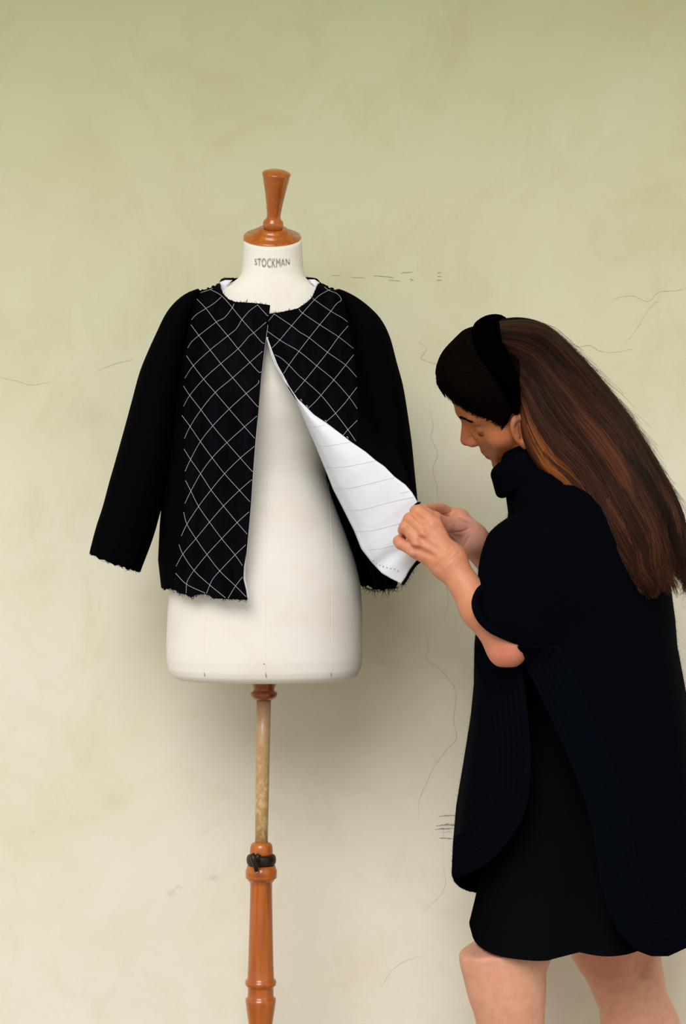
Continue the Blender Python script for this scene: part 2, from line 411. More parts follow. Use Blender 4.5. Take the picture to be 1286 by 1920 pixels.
def wall_line(pts, width, m, name, jit=1.2):
    """thin ribbon lying on the plaster along a traced line"""
    p = smooth_curve(pts, max(8, int(len(pts) * 6))); p = p + rng.normal(0, jit, p.shape) * 0.35
    t = np.gradient(p, axis=0); t /= np.linalg.norm(t, axis=1)[:, None] + 1e-9; nrm = np.stack([-t[:, 1], t[:, 0]], 1)
    w = width * (0.35 + 0.65 * rng.random(len(p))) * np.sin(np.linspace(0.15, math.pi - 0.15, len(p))) ** 0.4
    A = p + nrm * w[:, None] / 2; B = p - nrm * w[:, None] / 2
    V = np.vstack([W(A[:, 0], A[:, 1], WALLY - 0.0004), W(B[:, 0], B[:, 1], WALLY - 0.0004)]); n = len(p)
    F = [(i, i + 1, n + i + 1, n + i) for i in range(n - 1)]
    return mesh(name, V, F, m, wall, False)
for pts, wd_ in [
    ([(785, 640), (800, 655), (790, 672), (812, 681), (830, 682)], 0.9),
    ([(1060, 640), (1082, 650), (1105, 648), (1125, 658), (1150, 661), (1185, 655)], 0.9),
    ([(1175, 640), (1195, 615), (1220, 575), (1240, 562)], 0.7),
    ([(1150, 560), (1185, 555), (1215, 565), (1235, 548), (1270, 545), (1286, 540)], 0.9),
    ([(806, 770), (812, 800), (808, 820), (820, 850), (812, 880), (818, 910), (822, 945)], 0.9),
    ([(180, 697), (200, 688), (225, 680), (250, 675)], 0.8),
    ([(0, 708), (30, 714), (60, 722), (95, 716)], 0.7),
    ([(798, 1180), (803, 1215), (800, 1236), (825, 1255), (842, 1275), (855, 1300), (850, 1350), (856, 1385), (838, 1405), (812, 1440), (800, 1468), (786, 1500), (785, 1535)], 1.0),
    ([(836, 1090), (840, 1130), (832, 1165)], 0.7),
    ([(830, 1620), (835, 1660), (815, 1690), (790, 1712)], 0.6),
    ([(715, 1850), (735, 1820), (765, 1800), (800, 1790)], 0.6),
    ([(1255, 1360), (1262, 1400), (1250, 1440)], 0.6)]:
    wall_line(pts, wd_, M_crack, 'crack')
for pts, w_ in [([(622, 517), (638, 516)], 1.0), ([(655, 520), (684, 521)], 1.0), ([(700, 517), (726, 519), (740, 521)], 1.4), ([(728, 525), (752, 527)], 1.3),
                ([(752, 512), (775, 510)], 1.6), ([(768, 523), (776, 526)], 1.6), ([(820, 512), (828, 511)], 1.6), ([(819, 518), (829, 519)], 1.4), ([(818, 526), (828, 525)], 1.8)]:
    wall_line(pts, w_, M_scuff, 'scuff_mark', 0.6)
for pts, w_ in [([(823, 1531), (845, 1529), (880, 1531)], 2.4), ([(818, 1549), (838, 1546), (855, 1549)], 3.0), ([(815, 1555), (850, 1553)], 2.6), ([(822, 1571), (852, 1573)], 2.4),
                ([(828, 1561), (848, 1560)], 2.0), ([(830, 1545), (832, 1572)], 1.6)]:
    wall_line(pts, w_, M_smudge if w_ < 2.3 else M_scuff, 'scuff_mark', 1.0)
# ------------------------------------------------------------------ dress form
form = thing('dress_form', 'cream linen dress form on a turned wooden stand, wearing the quilted jacket', 'dress form')
FT = np.array([ # py, cx, half width px, front, back
    [435, 512, 54, .050, .050], [450, 511.5, 54.5, .051, .051], [480, 511, 56, .052, .052], [502, 511, 57.5, .054, .053], [515, 511, 59, .056, .055],
    [523, 510.5, 63, .058, .060], [530, 510, 72, .062, .068], [537, 509.5, 86, .065, .074], [545, 509, 104, .068, .080], [556, 508.5, 124, .072, .085], [572, 508, 140, .077, .09], [600, 507, 150, .088, .095],
    [650, 506, 154, .108, .10], [700, 505, 154, .122, .10], [740, 504, 151, .129, .10], [780, 503, 143, .124, .095], [820, 502, 128, .112, .09], [860, 501, 114, .102, .085],
    [890, 500, 110, .099, .088], [930, 500, 121, .101, .10], [970, 499, 137, .106, .115], [1010, 498.5, 153, .110, .126], [1052, 498, 168, .115, .132], [1094, 497.5, 178, .118, .134],
    [1143, 497, 182, .119, .134], [1200, 496, 183.5, .119, .133], [1235, 496, 183, .118, .132], [1254, 496, 180, .115, .129], [1264, 496, 175, .111, .125], [1270, 496, 168, .105, .12], [1273, 496, 160, .099, .113]])
zt = toz(FT[:, 0])
def form_ring(z, off=0.0):
    zz = zt[::-1]; I = lambda c: np.interp(z, zz, FT[::-1, c])
    return (I(1) - 643) / 1080, I(2) / 1080 + off, I(3) + off, I(4) + off
SUPN = 2.25
def ringpts(cx, a, bf, bb, z, n=72, cy=0.0, sup=None):
    SUPN = sup or 2.25
    t = np.linspace(0, 2 * math.pi, n, endpoint=False); c, s = np.cos(t), np.sin(t)
    x = cx + a * np.sign(c) * np.abs(c) ** (2 / SUPN); b_ = np.where(s < 0, bf, bb)
    y = cy + b_ * np.sign(s) * np.abs(s) ** (2 / SUPN)
    return np.stack([x, y, np.full(n, z)], 1)
def loft(name, rings, m, parent, cap0=True, cap1=True, label=None):
    n = len(rings[0]); V = np.vstack(rings); k = len(rings)
    F = [(i * n + j, i * n + (j + 1) % n, (i + 1) * n + (j + 1) % n, (i + 1) * n + j) for i in range(k - 1) for j in range(n)]
    if cap0: F.append(tuple(range(n))[::-1])
    if cap1: F.append(tuple((k - 1) * n + j for j in range(n)))
    o = mesh(name, V, F, m, parent, True, label)
    return o
TILT = math.radians(25)
rings = []
def neckshear(P, py):
    w = np.clip((515 - py) / 60, 0, 1); w = w * w * (3 - 2 * w)
    P = P.copy(); P[:, 2] += P[:, 1] * math.tan(TILT) * w; return P
# smooth interpolation of the table, from the bottom up
pys = np.unique(np.r_[np.linspace(446, 520, 14), np.linspace(520, 600, 26), np.linspace(600, 1235, 70), np.linspace(1235, 1273, 14)])[::-1]
def sm_interp(x, xp, fp):
    y = np.interp(x, xp, fp); e = 6.0
    return (np.interp(x - e, xp, fp) + np.interp(x + e, xp, fp) + 2 * y) / 4 if True else y
bottom = None
for s_ in (0.25, 0.6, 0.85, 0.96):
    R_ = ringpts((496 - 643) / 1080, 160 / 1080 * s_, .099 * s_, .113 * s_, float(toz(1273.8))); rings.append(R_)
for py in pys:
    v_ = [np.interp(py, FT[:, 0], FT[:, c]) if py > 1225 else sm_interp(py, FT[:, 0], FT[:, c]) for c in range(1, 5)]
    R_ = ringpts((v_[0] - 643) / 1080, v_[1] / 1080, v_[2], v_[3], float(toz(py)))
    rings.append(neckshear(R_, py))
torso = loft('torso', rings, M_linen, form)
def form_front(px, py):
    """depth of the linen front at a pixel (py taken at y = 0)"""
    y = np.zeros_like(np.asarray(px, float))
    for _ in range(12):
        P = W(px, py, y); cx, a, bf, bb = form_ring(P[..., 2])
        t = np.clip(np.abs((P[..., 0] - cx) / a), 0, 0.999)
        y = -bf * (1 - t ** SUPN) ** (1 / SUPN)
    return y
# seams: centre front and the two princess seams below the jacket, hem notches
for xs in ([(508, 600), (505, 700), (502, 850), (499, 1000), (498, 1150), (498, 1240), (498, 1262)], [(616, 905), (621, 1000), (623, 1120), (622, 1240), (620, 1264)], [(388, 1130), (384, 1200), (382, 1264)]):
    c_ = smooth_curve(xs, 60); yy = form_front(c_[:, 0], c_[:, 1]) - 0.0001
    a = Acc(); a.tube(W(c_[:, 0], c_[:, 1], yy + .0001), 0.00022, 5); a.build('seam', M_linen, form)
for x, y0_, y1_ in ((383, 1262, 1268), (498, 1262, 1270), (620, 1262, 1268)):
    yy = form_front(np.array([x, x]), np.array([y0_, y1_])) - 0.0008
    a = Acc(); a.tube(W(np.array([x, x + 1]), np.array([y0_, y1_]), yy), 0.0006, 5); a.build('notch', M_ink, form, label='dark hem notch')
a = Acc(); yy = form_front(np.array([494., 496.]), np.array([1244., 1245.])) - 0.0005; a.tube(W(np.array([494, 496]), np.array([1244, 1245]), yy), 0.0009, 5); a.build('pin_mark', M_ink, form)

# stencilled maker's word on the neck
fc = bpy.data.curves.new('maker_word', 'FONT'); fc.body = 'STOCKMAN'; fc.size = 1; fc.resolution_u = 3; fc.space_character = 1.08
fo = bpy.data.objects.new('tmp_text', fc); COL.objects.link(fo); bpy.context.view_layer.update()
tm = bpy.data.meshes.new_from_object(fo.evaluated_get(bpy.context.evaluated_depsgraph_get()))
tv = np.array([v.co[:] for v in tm.vertices]); tf = [tuple(p.vertices) for p in tm.polygons]
bpy.data.objects.remove(fo)
import bmesh
bm = bmesh.new(); bm.from_mesh(tm); bmesh.ops.triangulate(bm, faces=bm.faces[:]); bmesh.ops.subdivide_edges(bm, edges=[e for e in bm.edges if e.calc_length() > 0.25], cuts=2, use_grid_fill=False); bmesh.ops.triangulate(bm, faces=bm.faces[:])
bm.verts.ensure_lookup_table(); tv = np.array([v.co[:] for v in bm.verts]); tf = [tuple(v.index for v in f.verts) for f in bm.faces]; bm.free()
u = (tv[:, 0] - tv[:, 0].min()) / np.ptp(tv[:, 0]); vv = (tv[:, 1] - tv[:, 1].min()) / np.ptp(tv[:, 1])
sag = 1 - (2 * u - 1) ** 2
tx = 477 + 66 * u; top_ = 485 - 1.0 * sag + 1.5 * (1 - sag) * 0; bot_ = 495.5 + 6.0 * sag
ty = bot_ + (top_ - bot_) * vv
def neck_front(px, py):
    y = np.full(px.shape, -0.05)
    for _ in range(15):
        P = W(px, py, y); cx, a, bf, bb = form_ring(P[..., 2]); 
        t = np.clip(np.abs((P[..., 0] - cx) / a), 0, 0.99); y = -bf * (1 - t ** SUPN) ** (1 / SUPN)
    return y
mesh('maker_word', W(tx, ty, neck_front(tx, ty) - 0.0016), tf, M_ink, form, False, 'worn black stencilled lettering')

# lathe along an axis
def lathe(name, base, axis, prof, m, parent, k=40, label=None, cx=None):
    axis = np.array(axis, float); axis /= np.linalg.norm(axis)
    a = np.cross(axis, [0, 1, 0.2]); a /= np.linalg.norm(a); b_ = np.cross(axis, a)
    t = np.linspace(0, 2 * math.pi, k, endpoint=False)
    rings = [np.asarray(base) + axis * h + r * (np.cos(t)[:, None] * a + np.sin(t)[:, None] * b_) for r, h in prof]
    return loft(name, rings, m, parent, label=label)
lean = 0.02
ax = np.array([0.045, -math.sin(TILT), math.cos(TILT)])
nb = W(511, 447, 0.0)
px_ = 1 / 1080
cap = lathe('neck_cap', nb - ax * 0.006, ax, [(0.046, -0.002), (0.0500, 0.0), (0.0512, 0.004), (0.0505, 0.0085), (0.048, 0.0108), (0.0365, 0.0125), (0.0355, 0.0165), (0.034, 0.018), (0.0275, 0.0185), (0.0268, 0.022), (0.025, 0.0235), (0.012, 0.024)], M_wood, form, 56)
kb = nb + ax * 0.017
kax = np.array([0.075, -math.sin(TILT) * 0.9, math.cos(TILT)])
knob = lathe('neck_knob', kb, kax, [(0.015, 0.0), (0.0172, 0.003), (0.0178, 0.009), (0.0168, 0.014), (0.0135, 0.0165), (0.0118, 0.021), (0.0122, 0.027), (0.0145, 0.045), (0.0180, 0.065), (0.0216, 0.083), (0.0238, 0.0935), (0.0246, 0.0965), (0.0240, 0.0985), (0.0215, 0.1000), (0.015, 0.1025), (0.007, 0.1036)], M_wood, form, 40)

# the stand below
def turned(name, pts, m, par, k=40, label=None):
    V = []
    t = np.linspace(0, 2 * math.pi, k, endpoint=False)
    for py, hw in pts:
        cx = np.interp(py, [1270, 1580, 1900, 2300], [495, 490, 488.5, 487])
        c0 = W(cx, py, 0.0); r = hw / 1080
        V.append(np.stack([c0[0] + r * np.cos(t), r * np.sin(t), np.full(k, c0[2])], 1))
    return loft(name, V, m, par, label=label)
turned('base_boss', [(1273.5, 28), (1276, 27.5), (1281, 24), (1288, 20.5), (1293, 19.5), (1296, 21), (1298, 24.5), (1302, 25.5), (1306, 24), (1310, 20), (1313, 15)], M_woodd, form)
turned('inner_pole', [(1309, 13.6), (1400, 13.2), (1500, 12.6), (1585, 12)], M_pole, form, label='worn pale wooden pole')
turned('pole_collar', [(1579, 12), (1580, 16), (1583, 19.5), (1588, 21), (1596, 21.6), (1606, 21.6)], M_wood, form)
cl = turned('clamp_ring', [(1602, 22), (1603, 25), (1606, 27), (1611, 28), (1617, 27.5), (1621, 25.5), (1623, 22)], M_iron, form, label='blackened iron clamp ring')
a = Acc(); P0 = W(478, 1612, -0.026)
a.tube([P0 + [0, 0.004, 0], P0 + [0, -0.012, 0], P0 + [0, -0.014, 0]], [0.006, 0.006, 0.004], 14)
wing = W(np.array([472, 476, 479, 481]), np.array([1601, 1611, 1622, 1634]), -0.041)
a.tube(wing, [0.0045, 0.0062, 0.005, 0.0035], 12); 
wing2 = W(np.array([479, 484, 486]), np.array([1612, 1606, 1602]), -0.041); a.tube(wing2, [0.005, 0.0055, 0.004], 12)
a.build('wing_screw', M_iron, cl)
turned('post', [(1622, 22), (1623, 26.5), (1628, 27.5), (1630, 29), (1633, 29.8), (1639, 29.8), (1640.5, 29), (1642, 29.6), (1646, 29), (1648, 26), (1651, 24.5), (1654, 21.5), (1660, 20.6), (1700, 21.2), (1760, 22.6), (1810, 24), (1832, 25), (1836, 26),
                (1838, 28.5), (1842, 29.5), (1847, 28.5), (1849, 25.5), (1853, 24.3), (1866, 24.5), (1870, 25.5), (1872, 28.5), (1877, 28.6), (1890, 27), (1920, 22.5), (1960, 17), (1990, 16), (2020, 22), (2050, 26), (2080, 22), (2085, 28), (2100, 28), (2105, 20), (2150, 20), (2200, 24), (2240, 20)], M_wood, form)
for i in range(4):
    an = math.radians(35 + 90 * i); c0 = W(487, 2190, 0.0)
    d = np.array([math.cos(an), math.sin(an), 0])
    pts = [c0 + d * 0.0, c0 + d * 0.06 + [0, 0, 0.01], c0 + d * 0.14 - [0, 0, 0.03], c0 + d * 0.20 - [0, 0, 0.08]]
    pts.append(c0 + d * 0.235); pts[-1][2] = 0.013
    a = Acc(); a.tube(smooth_curve(np.array(pts)[:, [0, 1, 2]], 20), np.linspace(0.02, 0.0125, 20), 12); a.build('foot', M_wood, form)

# ------------------------------------------------------------------ jacket
jacket = thing('jacket', 'unfinished black jacket with white diamond stitching and white lining, worn by the dress form', 'jacket')
JT = np.array([ # py, xl, xr, front, back
    [518, 428, 592, .060, .072], [526, 420, 598, .064, .078], [532, 410, 604, .070, .084], [538, 396, 617, .076, .089], [545, 376, 637, .081, .093], [553, 362, 650, .085, .097], [566, 352, 660, .089, .10], [600, 344, 668, .104, .11],
    [650, 336, 680, .126, .116], [700, 330, 690, .146, .118], [750, 325, 700, .156, .118], [800, 320, 708, .157, .116], [850, 315, 716, .153, .116],
    [920, 306, 727, .150, .125], [985, 300, 736, .149, .138], [1050, 297, 743, .152, .150], [1103, 303, 746, .154, .154], [1140, 306, 748, .154, .154]])
jz = toz(JT[:, 0])[::-1]
def jtab(z, c): return np.interp(z, jz, JT[::-1, c])
def f_jacket(P):
    z = P[:, 2]; xl = (jtab(z, 1) - 643) / 1080; xr = (jtab(z, 2) - 643) / 1080
    cx = (xl + xr) / 2; a = (xr - xl) / 2; b_ = np.where(P[:, 1] < 0, jtab(z, 3), jtab(z, 4))
    dx = np.abs(P[:, 0] - cx); dy = np.abs(P[:, 1]); n = 2.3
    k = ((dx / a) ** n + (dy / b_) ** n + 1e-9) ** (1 / n)
    g = np.sqrt(((dx / a) ** (n - 1) / a) ** 2 + ((dy / b_) ** (n - 1) / b_) ** 2) * k ** (1 - n) + 1e-6
    d = (k - 1) / g
    d = np.clip(d, -0.08, 0.3)
    # shoulders slope: keep the field short above them
    return np.maximum(d * 0.75, z - float(toz(516)))
# quilted panels, traced outlines
LP_left = [(364, 549), (357, 585), (350, 630), (345, 690), (343, 760), (344, 850), (345, 930), (341, 985), (335, 1040), (327, 1085), (327, 1105)]
LP_right = [(506, 572), (504, 590), (500, 620), (494, 665), (489, 705), (485, 750), (481, 800), (477, 850), (473, 900), (470, 945), (466, 990), (462, 1035), (457, 1062), (456, 1085), (461, 1105), (464, 1125)]
LP_top = [(364, 549), (380, 544), (400, 538), (410, 531), (413, 540), (418, 550), (427, 560), (440, 566), (461, 567), (487, 569), (506, 572)]
LP_bot = [(327, 1105), (337, 1113), (348, 1114), (357, 1120), (365, 1116), (381, 1113.6), (392, 1116), (399, 1122), (424, 1123), (464, 1125)]
DIAG = [(500, 633), (508, 662), (517, 685), (529, 706.5), (538, 723), (556, 748), (573.6, 764), (589, 779), (613, 795), (642, 817), (657, 829), (685, 848), (705, 865), (720, 875), (739.5, 895), (760, 910), (772, 924), (778, 934), (782, 942)]
DIAG_Y = [-.132, -.148, -.158, -.166, -.171, -.178, -.183, -.187, -.191, -.197, -.200, -.206, -.211, -.215, -.221, -.227, -.231, -.234, -.236]
DG = np.c_[np.array(DIAG), np.array(DIAG_Y)]
def nudge(py): return np.interp(py, [560, 620, 1000, 1125], [0.0, 0.004, 0.008, 0.014])
def depthL(px, py):
    base = hit(f_jacket, px, py, -0.35, 0.05)
    ripple = 0.0016 * np.sin(px * 0.11 + 1.7 * np.sin(py * 0.012)) * np.clip((py - 600) / 300, 0, 1)
    return base - 0.003 + ripple
GL = coons(LP_top, LP_bot, LP_left, LP_right, 60, 150)
YL = depthL(GL[..., 0], GL[..., 1])
# the front edge lies a little proud of the form and rolls forward
uu = np.linspace(0, 1, 60)[None, :]; YL = YL - 0.006 * uu ** 6
sheet('quilted_panel', W(GL[..., 0], GL[..., 1], YL), 0.0022, (M_satin, M_lining), jacket, 'black quilted crepe panel with white diamond stitching')
# piping of white lining showing along its edge
def edge_tube(pts, ys, r, m, name, par, label=None):
    a = Acc(); a.tube(W(pts[:, 0], pts[:, 1], ys), r, 6); return a.build(name, m, par, True, label)
pe = resample(LP_right, 90); ye = hit(f_jacket, pe[:, 0], pe[:, 1], -0.35, 0.05) - 0.009
edge_tube(pe[6:] + [0.6, 0], ye[6:] + 0.0025, 0.00055, M_pthread, 'edge_thread', jacket)
lf = np.array([(457, 1028), (456, 1045), (453, 1065), (452, 1085), (456, 1102), (462, 1120)]); rf = np.array([(463, 1028), (462, 1045), (460, 1065), (459.5, 1085), (463.5, 1103), (467, 1122)])
Gf = coons([lf[0], rf[0]], [lf[-1], rf[-1]], lf, rf, 5, 30); yf = hit(f_jacket, Gf[..., 0], Gf[..., 1], -0.35, 0.05) - 0.0015
sheet('lining_edge', W(Gf[..., 0], Gf[..., 1], yf), 0.0015, (M_lining,), jacket, 'strip of white lining at the front edge')

def dist_diag(px, py):
    p = DG; sh = np.shape(px); X = np.ravel(px); Y = np.ravel(py); best = np.full(X.shape, 1e9); yy = np.zeros(X.shape)
    for i in range(len(p) - 1):
        a_ = p[i, :2]; e = p[i + 1, :2] - a_; t = np.clip(((X - a_[0]) * e[0] + (Y - a_[1]) * e[1]) / (e @ e), 0, 1)
        d = np.hypot(X - a_[0] - t * e[0], Y - a_[1] - t * e[1]); m_ = d < best
        best = np.where(m_, d, best); yy = np.where(m_, p[i, 2] + t * (p[i + 1, 2] - p[i, 2]), yy)
    return best.reshape(sh), yy.reshape(sh)
def depthR(px, py):
    base = hit(f_jacket, px, py, -0.35, 0.02) - 0.003
    d, yd = dist_diag(px, py)
    w = np.exp(-(d / 60) ** 1.3) * np.clip((py - 600) / 60, 0, 1)
    return base * (1 - w) + np.minimum(yd, base) * w
RP_left = [(505, 588), (501, 604), (499, 620)] + DIAG[:11] + [(668, 838)]
RP_top = [(505, 588), (521, 586), (542, 582), (558, 578), (574, 568), (585, 557), (591, 544), (597, 531), (606, 535), (622, 541), (641, 547)]
RP_right = [(641, 547), (648, 575), (655, 610), (664, 655), (670, 705), (672, 765), (671, 820)]
RP_bot = [(668, 838), (671, 820)]
GR = coons(RP_top, RP_bot, RP_left, RP_right, 60, 110)
sheet('quilted_panel', W(GR[..., 0], GR[..., 1], depthR(GR[..., 0], GR[..., 1])), 0.0022, (M_satin, M_lining), jacket, 'black quilted crepe panel being pulled open')
# plain wool between the quilting and the sleeve on the pulled side
WR_left = [(640, 547), (650, 590), (662, 645), (668, 700), (670, 765), (667, 834)] + DIAG[11:]
WR_right = [(652, 549), (690, 600), (712, 680), (728, 760), (745, 840), (765, 900), (778, 930), (782, 942)]
GW = coons([(640, 547), (652, 549)], [(782, 942), (782.5, 943)], WR_left, WR_right, 26, 90)
def depthW(px, py):
    base = hit(f_jacket, px, py, -0.35, 0.02) - 0.002
    base = np.minimum(base, -0.03)
    d, yd = dist_diag(px, py); w = np.exp(-(d / 45) ** 1.3) * np.clip((py - 640) / 80, 0, 1)
    return base * (1 - w) + yd * w
sheet('side_panel', W(GW[..., 0], GW[..., 1], depthW(GW[..., 0], GW[..., 1])), 0.0025, (M_wool,), jacket)

# back and sides of the jacket: a shell with the front cut away
cut_poly = np.array([(352, 400), (352, 640), (347, 850), (349, 960), (338, 1040), (331, 1110), (331, 1200), (700, 1200), (700, 880), (690, 760), (676, 640), (655, 570), (640, 400)])
hemL = np.array([(200, 1103), (303, 1104), (330, 1106), (500, 1098), (690, 1099), (705, 1107), (725, 1106), (745, 1100), (900, 1100)])
def f_shell(P):
    d = np.abs(f_jacket(P) / 0.75 + 0.003) - 0.0028
    px, py = topx(P)
    cut = polyd(cut_poly, px, py) / 1080
    front = np.where(P[:, 1] < -0.015, -cut, 1e3 * 0 + np.minimum(0, 0) - (P[:, 1] + 0.015) - 0.002)
    d = np.maximum(d, np.where(P[:, 1] < -0.015, -cut, -1.0))
    hem = np.interp(px, hemL[:, 0], hemL[:, 1]) + 1.5 * np.sin(px * 0.9) + 1.2 * np.sin(px * 0.37)
    d = np.maximum(d, (py - hem) / 1080)
    topf = np.where(P[:, 1] > 0, 521.5, 531)
    return np.maximum(d, (topf - py) / 1080)
P_, Q_ = mesh_sdf(f_shell, (-0.34, -0.17, 1.09), (0.12, 0.17, 1.655), 0.0032, 1)
mesh('jacket_body', P_, Q_, M_wool, jacket)
# back neck facing: lining strip and raw black edge seen beside the neck
for sgn, pts in ((-1, [(413, 533), (416, 525), (428, 523), (441, 524), (452, 522)]), (1, [(571, 521), (578, 522), (588, 523), (595, 527), (598, 532)])):
    c_ = smooth_curve(np.array(pts, float), 24)
    y_ = np.interp(np.abs(c_[:, 0] - 508), [50, 80, 95], [0.070, 0.05, -0.005])
    top = W(c_[:, 0], c_[:, 1], y_); low = W(c_[:, 0] * 0.985 + 508 * 0.015, c_[:, 1] + 17, y_ * 0.9 - 0.004)
    mid = top * 0.72 + low * 0.28
    sheet('neck_lining', np.stack([top, mid, low], 0), 0.0015, (M_lining,), jacket, 'pale lining inside the back neck')
    a = Acc(); a.tube(top, 0.0022, 6); a.tube(W(c_[:, 0], c_[:, 1] + 6, y_ - 0.006), np.interp(np.arange(24), [0, 8, 23], [0.0006, 0.002, 0.0025] if sgn < 0 else [0.003, 0.002, 0.0006]), 6)
    a.build('neck_edge', M_bthread, jacket)
# cloth running over the shoulders from front to back
for line in ([(360, 552), (366, 548.5), (380, 544), (400, 538), (411, 530.5)], [(646, 550), (640, 547), (622, 541.5), (606, 535.5), (597, 530.5)]):
    l_ = resample(np.array(line, float), 24); r_ = np.linspace(0, 1, 14)
    y0_ = hit(f_jacket, l_[:, 0], l_[:, 1] + 1.5, -0.35, 0.05) - 0.002
    F0 = W(l_[:, 0], l_[:, 1] + 0.5, y0_); F1 = F0.copy(); F1[:, 1] = 0.075; F1[:, 2] -= 0.012
    G = F0[None] * (1 - r_)[:, None, None] + F1[None] * r_[:, None, None]; G[..., 2] += (0.004 * np.sin(r_ * math.pi))[:, None]
    sheet('shoulder', G, 0.004, (M_wool,), jacket, None, (0, 0, 1))
# small lining tongues at the neck corners
for tri in ([(412, 529), (422, 525), (436, 525), (428, 533), (425, 545), (420, 553), (414, 543)], [(578, 524), (590, 524), (599, 530), (595, 543), (590, 552), (585, 546), (590, 533)]):
    t_ = np.array(tri, float); c0 = t_.mean(0); k = len(t_)
    V = np.vstack([W(t_[:, 0], t_[:, 1], -0.045), W(c0[0], c0[1], -0.052)[None], W(t_[:, 0], t_[:, 1], -0.040)])
    F = [(i, (i + 1) % k, k) for i in range(k)] + [(i, i + k + 1, (i + 1) % k + k + 1, (i + 1) % k) for i in range(k)] + [tuple(range(k + 1, 2 * k + 1))]
    mesh('neck_lining', V, F, M_lining, jacket)

# sleeves
def sleeve(name, outer, inner, yc, b_, cuffdrop, lab, inner_cuff=True):
    n = 60
    O = smooth_curve(outer, n); I = smooth_curve(inner, n)
    t = np.linspace(0, 1, n); yc = np.interp(t, np.linspace(0, 1, len(yc)), yc); bb = np.interp(t, np.linspace(0, 1, len(b_)), b_)
    k = 48; th = np.linspace(0, 2 * math.pi, k, endpoint=False)
    rings = []
    for i in range(n):
        A = W(O[i, 0], O[i, 1], yc[i]); B = W(I[i, 0], I[i, 1], yc[i]); c0 = (A + B) / 2; h = (A - B) / 2
        fold = 0.0022 * np.sin(th * 5 + i * 0.12) * t[i]
        R_ = c0 + np.cos(th)[:, None] * h * 1.0 + (np.sin(th) * bb[i])[:, None] * np.array([0, -1, 0]) + (np.sin(th) ** 2 * fold)[:, None] * np.array([0, -1, 0])
        if i == n - 1: R_[:, 2] += rng.normal(0, 0.0012, k)
        rings.append(R_)
    inn = []
    for q in range(8):
        i = n - 1 - q * 2; c0 = rings[i].mean(0); inn.append(c0 + (rings[i] - c0) * 0.93)
    V = rings + inn
    return loft(name, V, M_wool, jacket, True, True, lab)
sleeve('sleeve', [(372, 543), (352, 550), (330, 566), (311, 590), (294, 625), (278, 660), (262, 700), (247, 755), (232, 810), (218, 860), (205, 905), (193, 950), (180, 990), (168, 1036)],
       [(384, 556), (378, 572), (368, 600), (358, 640), (350, 690), (342, 740), (334, 800), (326, 850), (318, 895), (308, 935), (300, 962), (291, 995), (281, 1025), (263, 1072)],
       [-.01, -.02, -.03, -.035, -.03, -.025], [.045, .072, .075, .07, .062, .055], 0, None)
sleeve('sleeve', [(636, 543), (650, 548), (672, 560), (695, 578), (715, 600), (731, 632), (744, 680), (756, 725), (765, 780), (772, 830), (777, 880), (782, 930), (787, 985), (795, 1052)],
       [(626, 556), (640, 572), (648, 600), (656, 650), (664, 700), (672, 750), (680, 800), (688, 850), (694, 900), (698, 940), (700, 975), (701, 1010), (702, 1040), (703, 1064)],
       [-.01, -.015, -.02, -.025, -.025, -.02], [.04, .062, .066, .062, .058, .052], 0, None)

# the flap pulled open: white lining towards us, black crepe behind
FL = [(500, 633), (506, 656), (513, 675), (529, 707), (550, 742), (561, 765), (575, 799), (591, 835), (601, 860), (611, 884), (624, 917), (644, 956), (664, 996), (677, 1029), (697, 1055), (716, 1075), (735, 1086), (752, 1094)]
FR = [(x + 3.2 * np.clip((795 - y) / 80, 0, 1) * np.clip((y - 625) / 30, 0, 1), y - 1.5 * np.clip((795 - y) / 80, 0, 1)) for x, y in DIAG] + [(784, 955), (787, 985), (787, 1015), (785, 1046)]
GF = coons([FL[0], DIAG[0]] if False else [(500, 633), (500.5, 633)], [(752, 1094), (760, 1083), (768, 1068), (777, 1056), (785, 1046)], FL, FR, 30, 130)
vv_ = np.linspace(0, 1, 130)[:, None]; uu_ = np.linspace(0, 1, 30)[None, :]
yl = np.interp(vv_, [0, .2, .4, .6, .8, 1], [-.140, -.172, -.176, -.174, -.178, -.2])
yr = np.interp(vv_, [0, .15, .35, .55, .7, .78, .9, 1], [-.142, -.180, -.199, -.217, -.232, -.240, -.235, -.215])
YF = yl * (1 - uu_) + yr * uu_ - 0.012 * np.sin(math.pi * uu_) * np.sin(math.pi * np.clip(vv_, 0, 1)) 
YF += 0.018 * np.clip((vv_ - .2) / .2, 0, 1) * np.exp(-(uu_ / 0.10) ** 2) * np.sin(math.pi * np.clip(vv_ * 1.05, 0, 1))          # the cloth rolls back at its lower-left fold
YF += 0.008 * np.exp(-((GF[..., 0] - 715) * 0.55 + (GF[..., 1] - 1055) * 0.83) ** 2 / 160) * (vv_ > 0.7)  # crease below the fist
YF += 0.0022 * np.sin(GF[..., 0] * 0.045 - GF[..., 1] * 0.02) * np.sin(math.pi * uu_)
flap = sheet('turned_flap', W(GF[..., 0], GF[..., 1], YF), 0.003, (M_lining, M_satin), jacket, 'turned-back front showing white quilted lining')
from math import inf
def flap_y(px, py):
    X = GF[..., 0].ravel(); Y = GF[..., 1].ravel(); Z = YF.ravel(); out = []
    for x, y_ in zip(np.ravel(px), np.ravel(py)):
        d = (X - x) ** 2 + (Y - y_) ** 2; j = np.argpartition(d, 4)[:4]; w = 1 / (d[j] + 0.3); out.append((Z[j] * w).sum() / w.sum())
    return np.array(out)
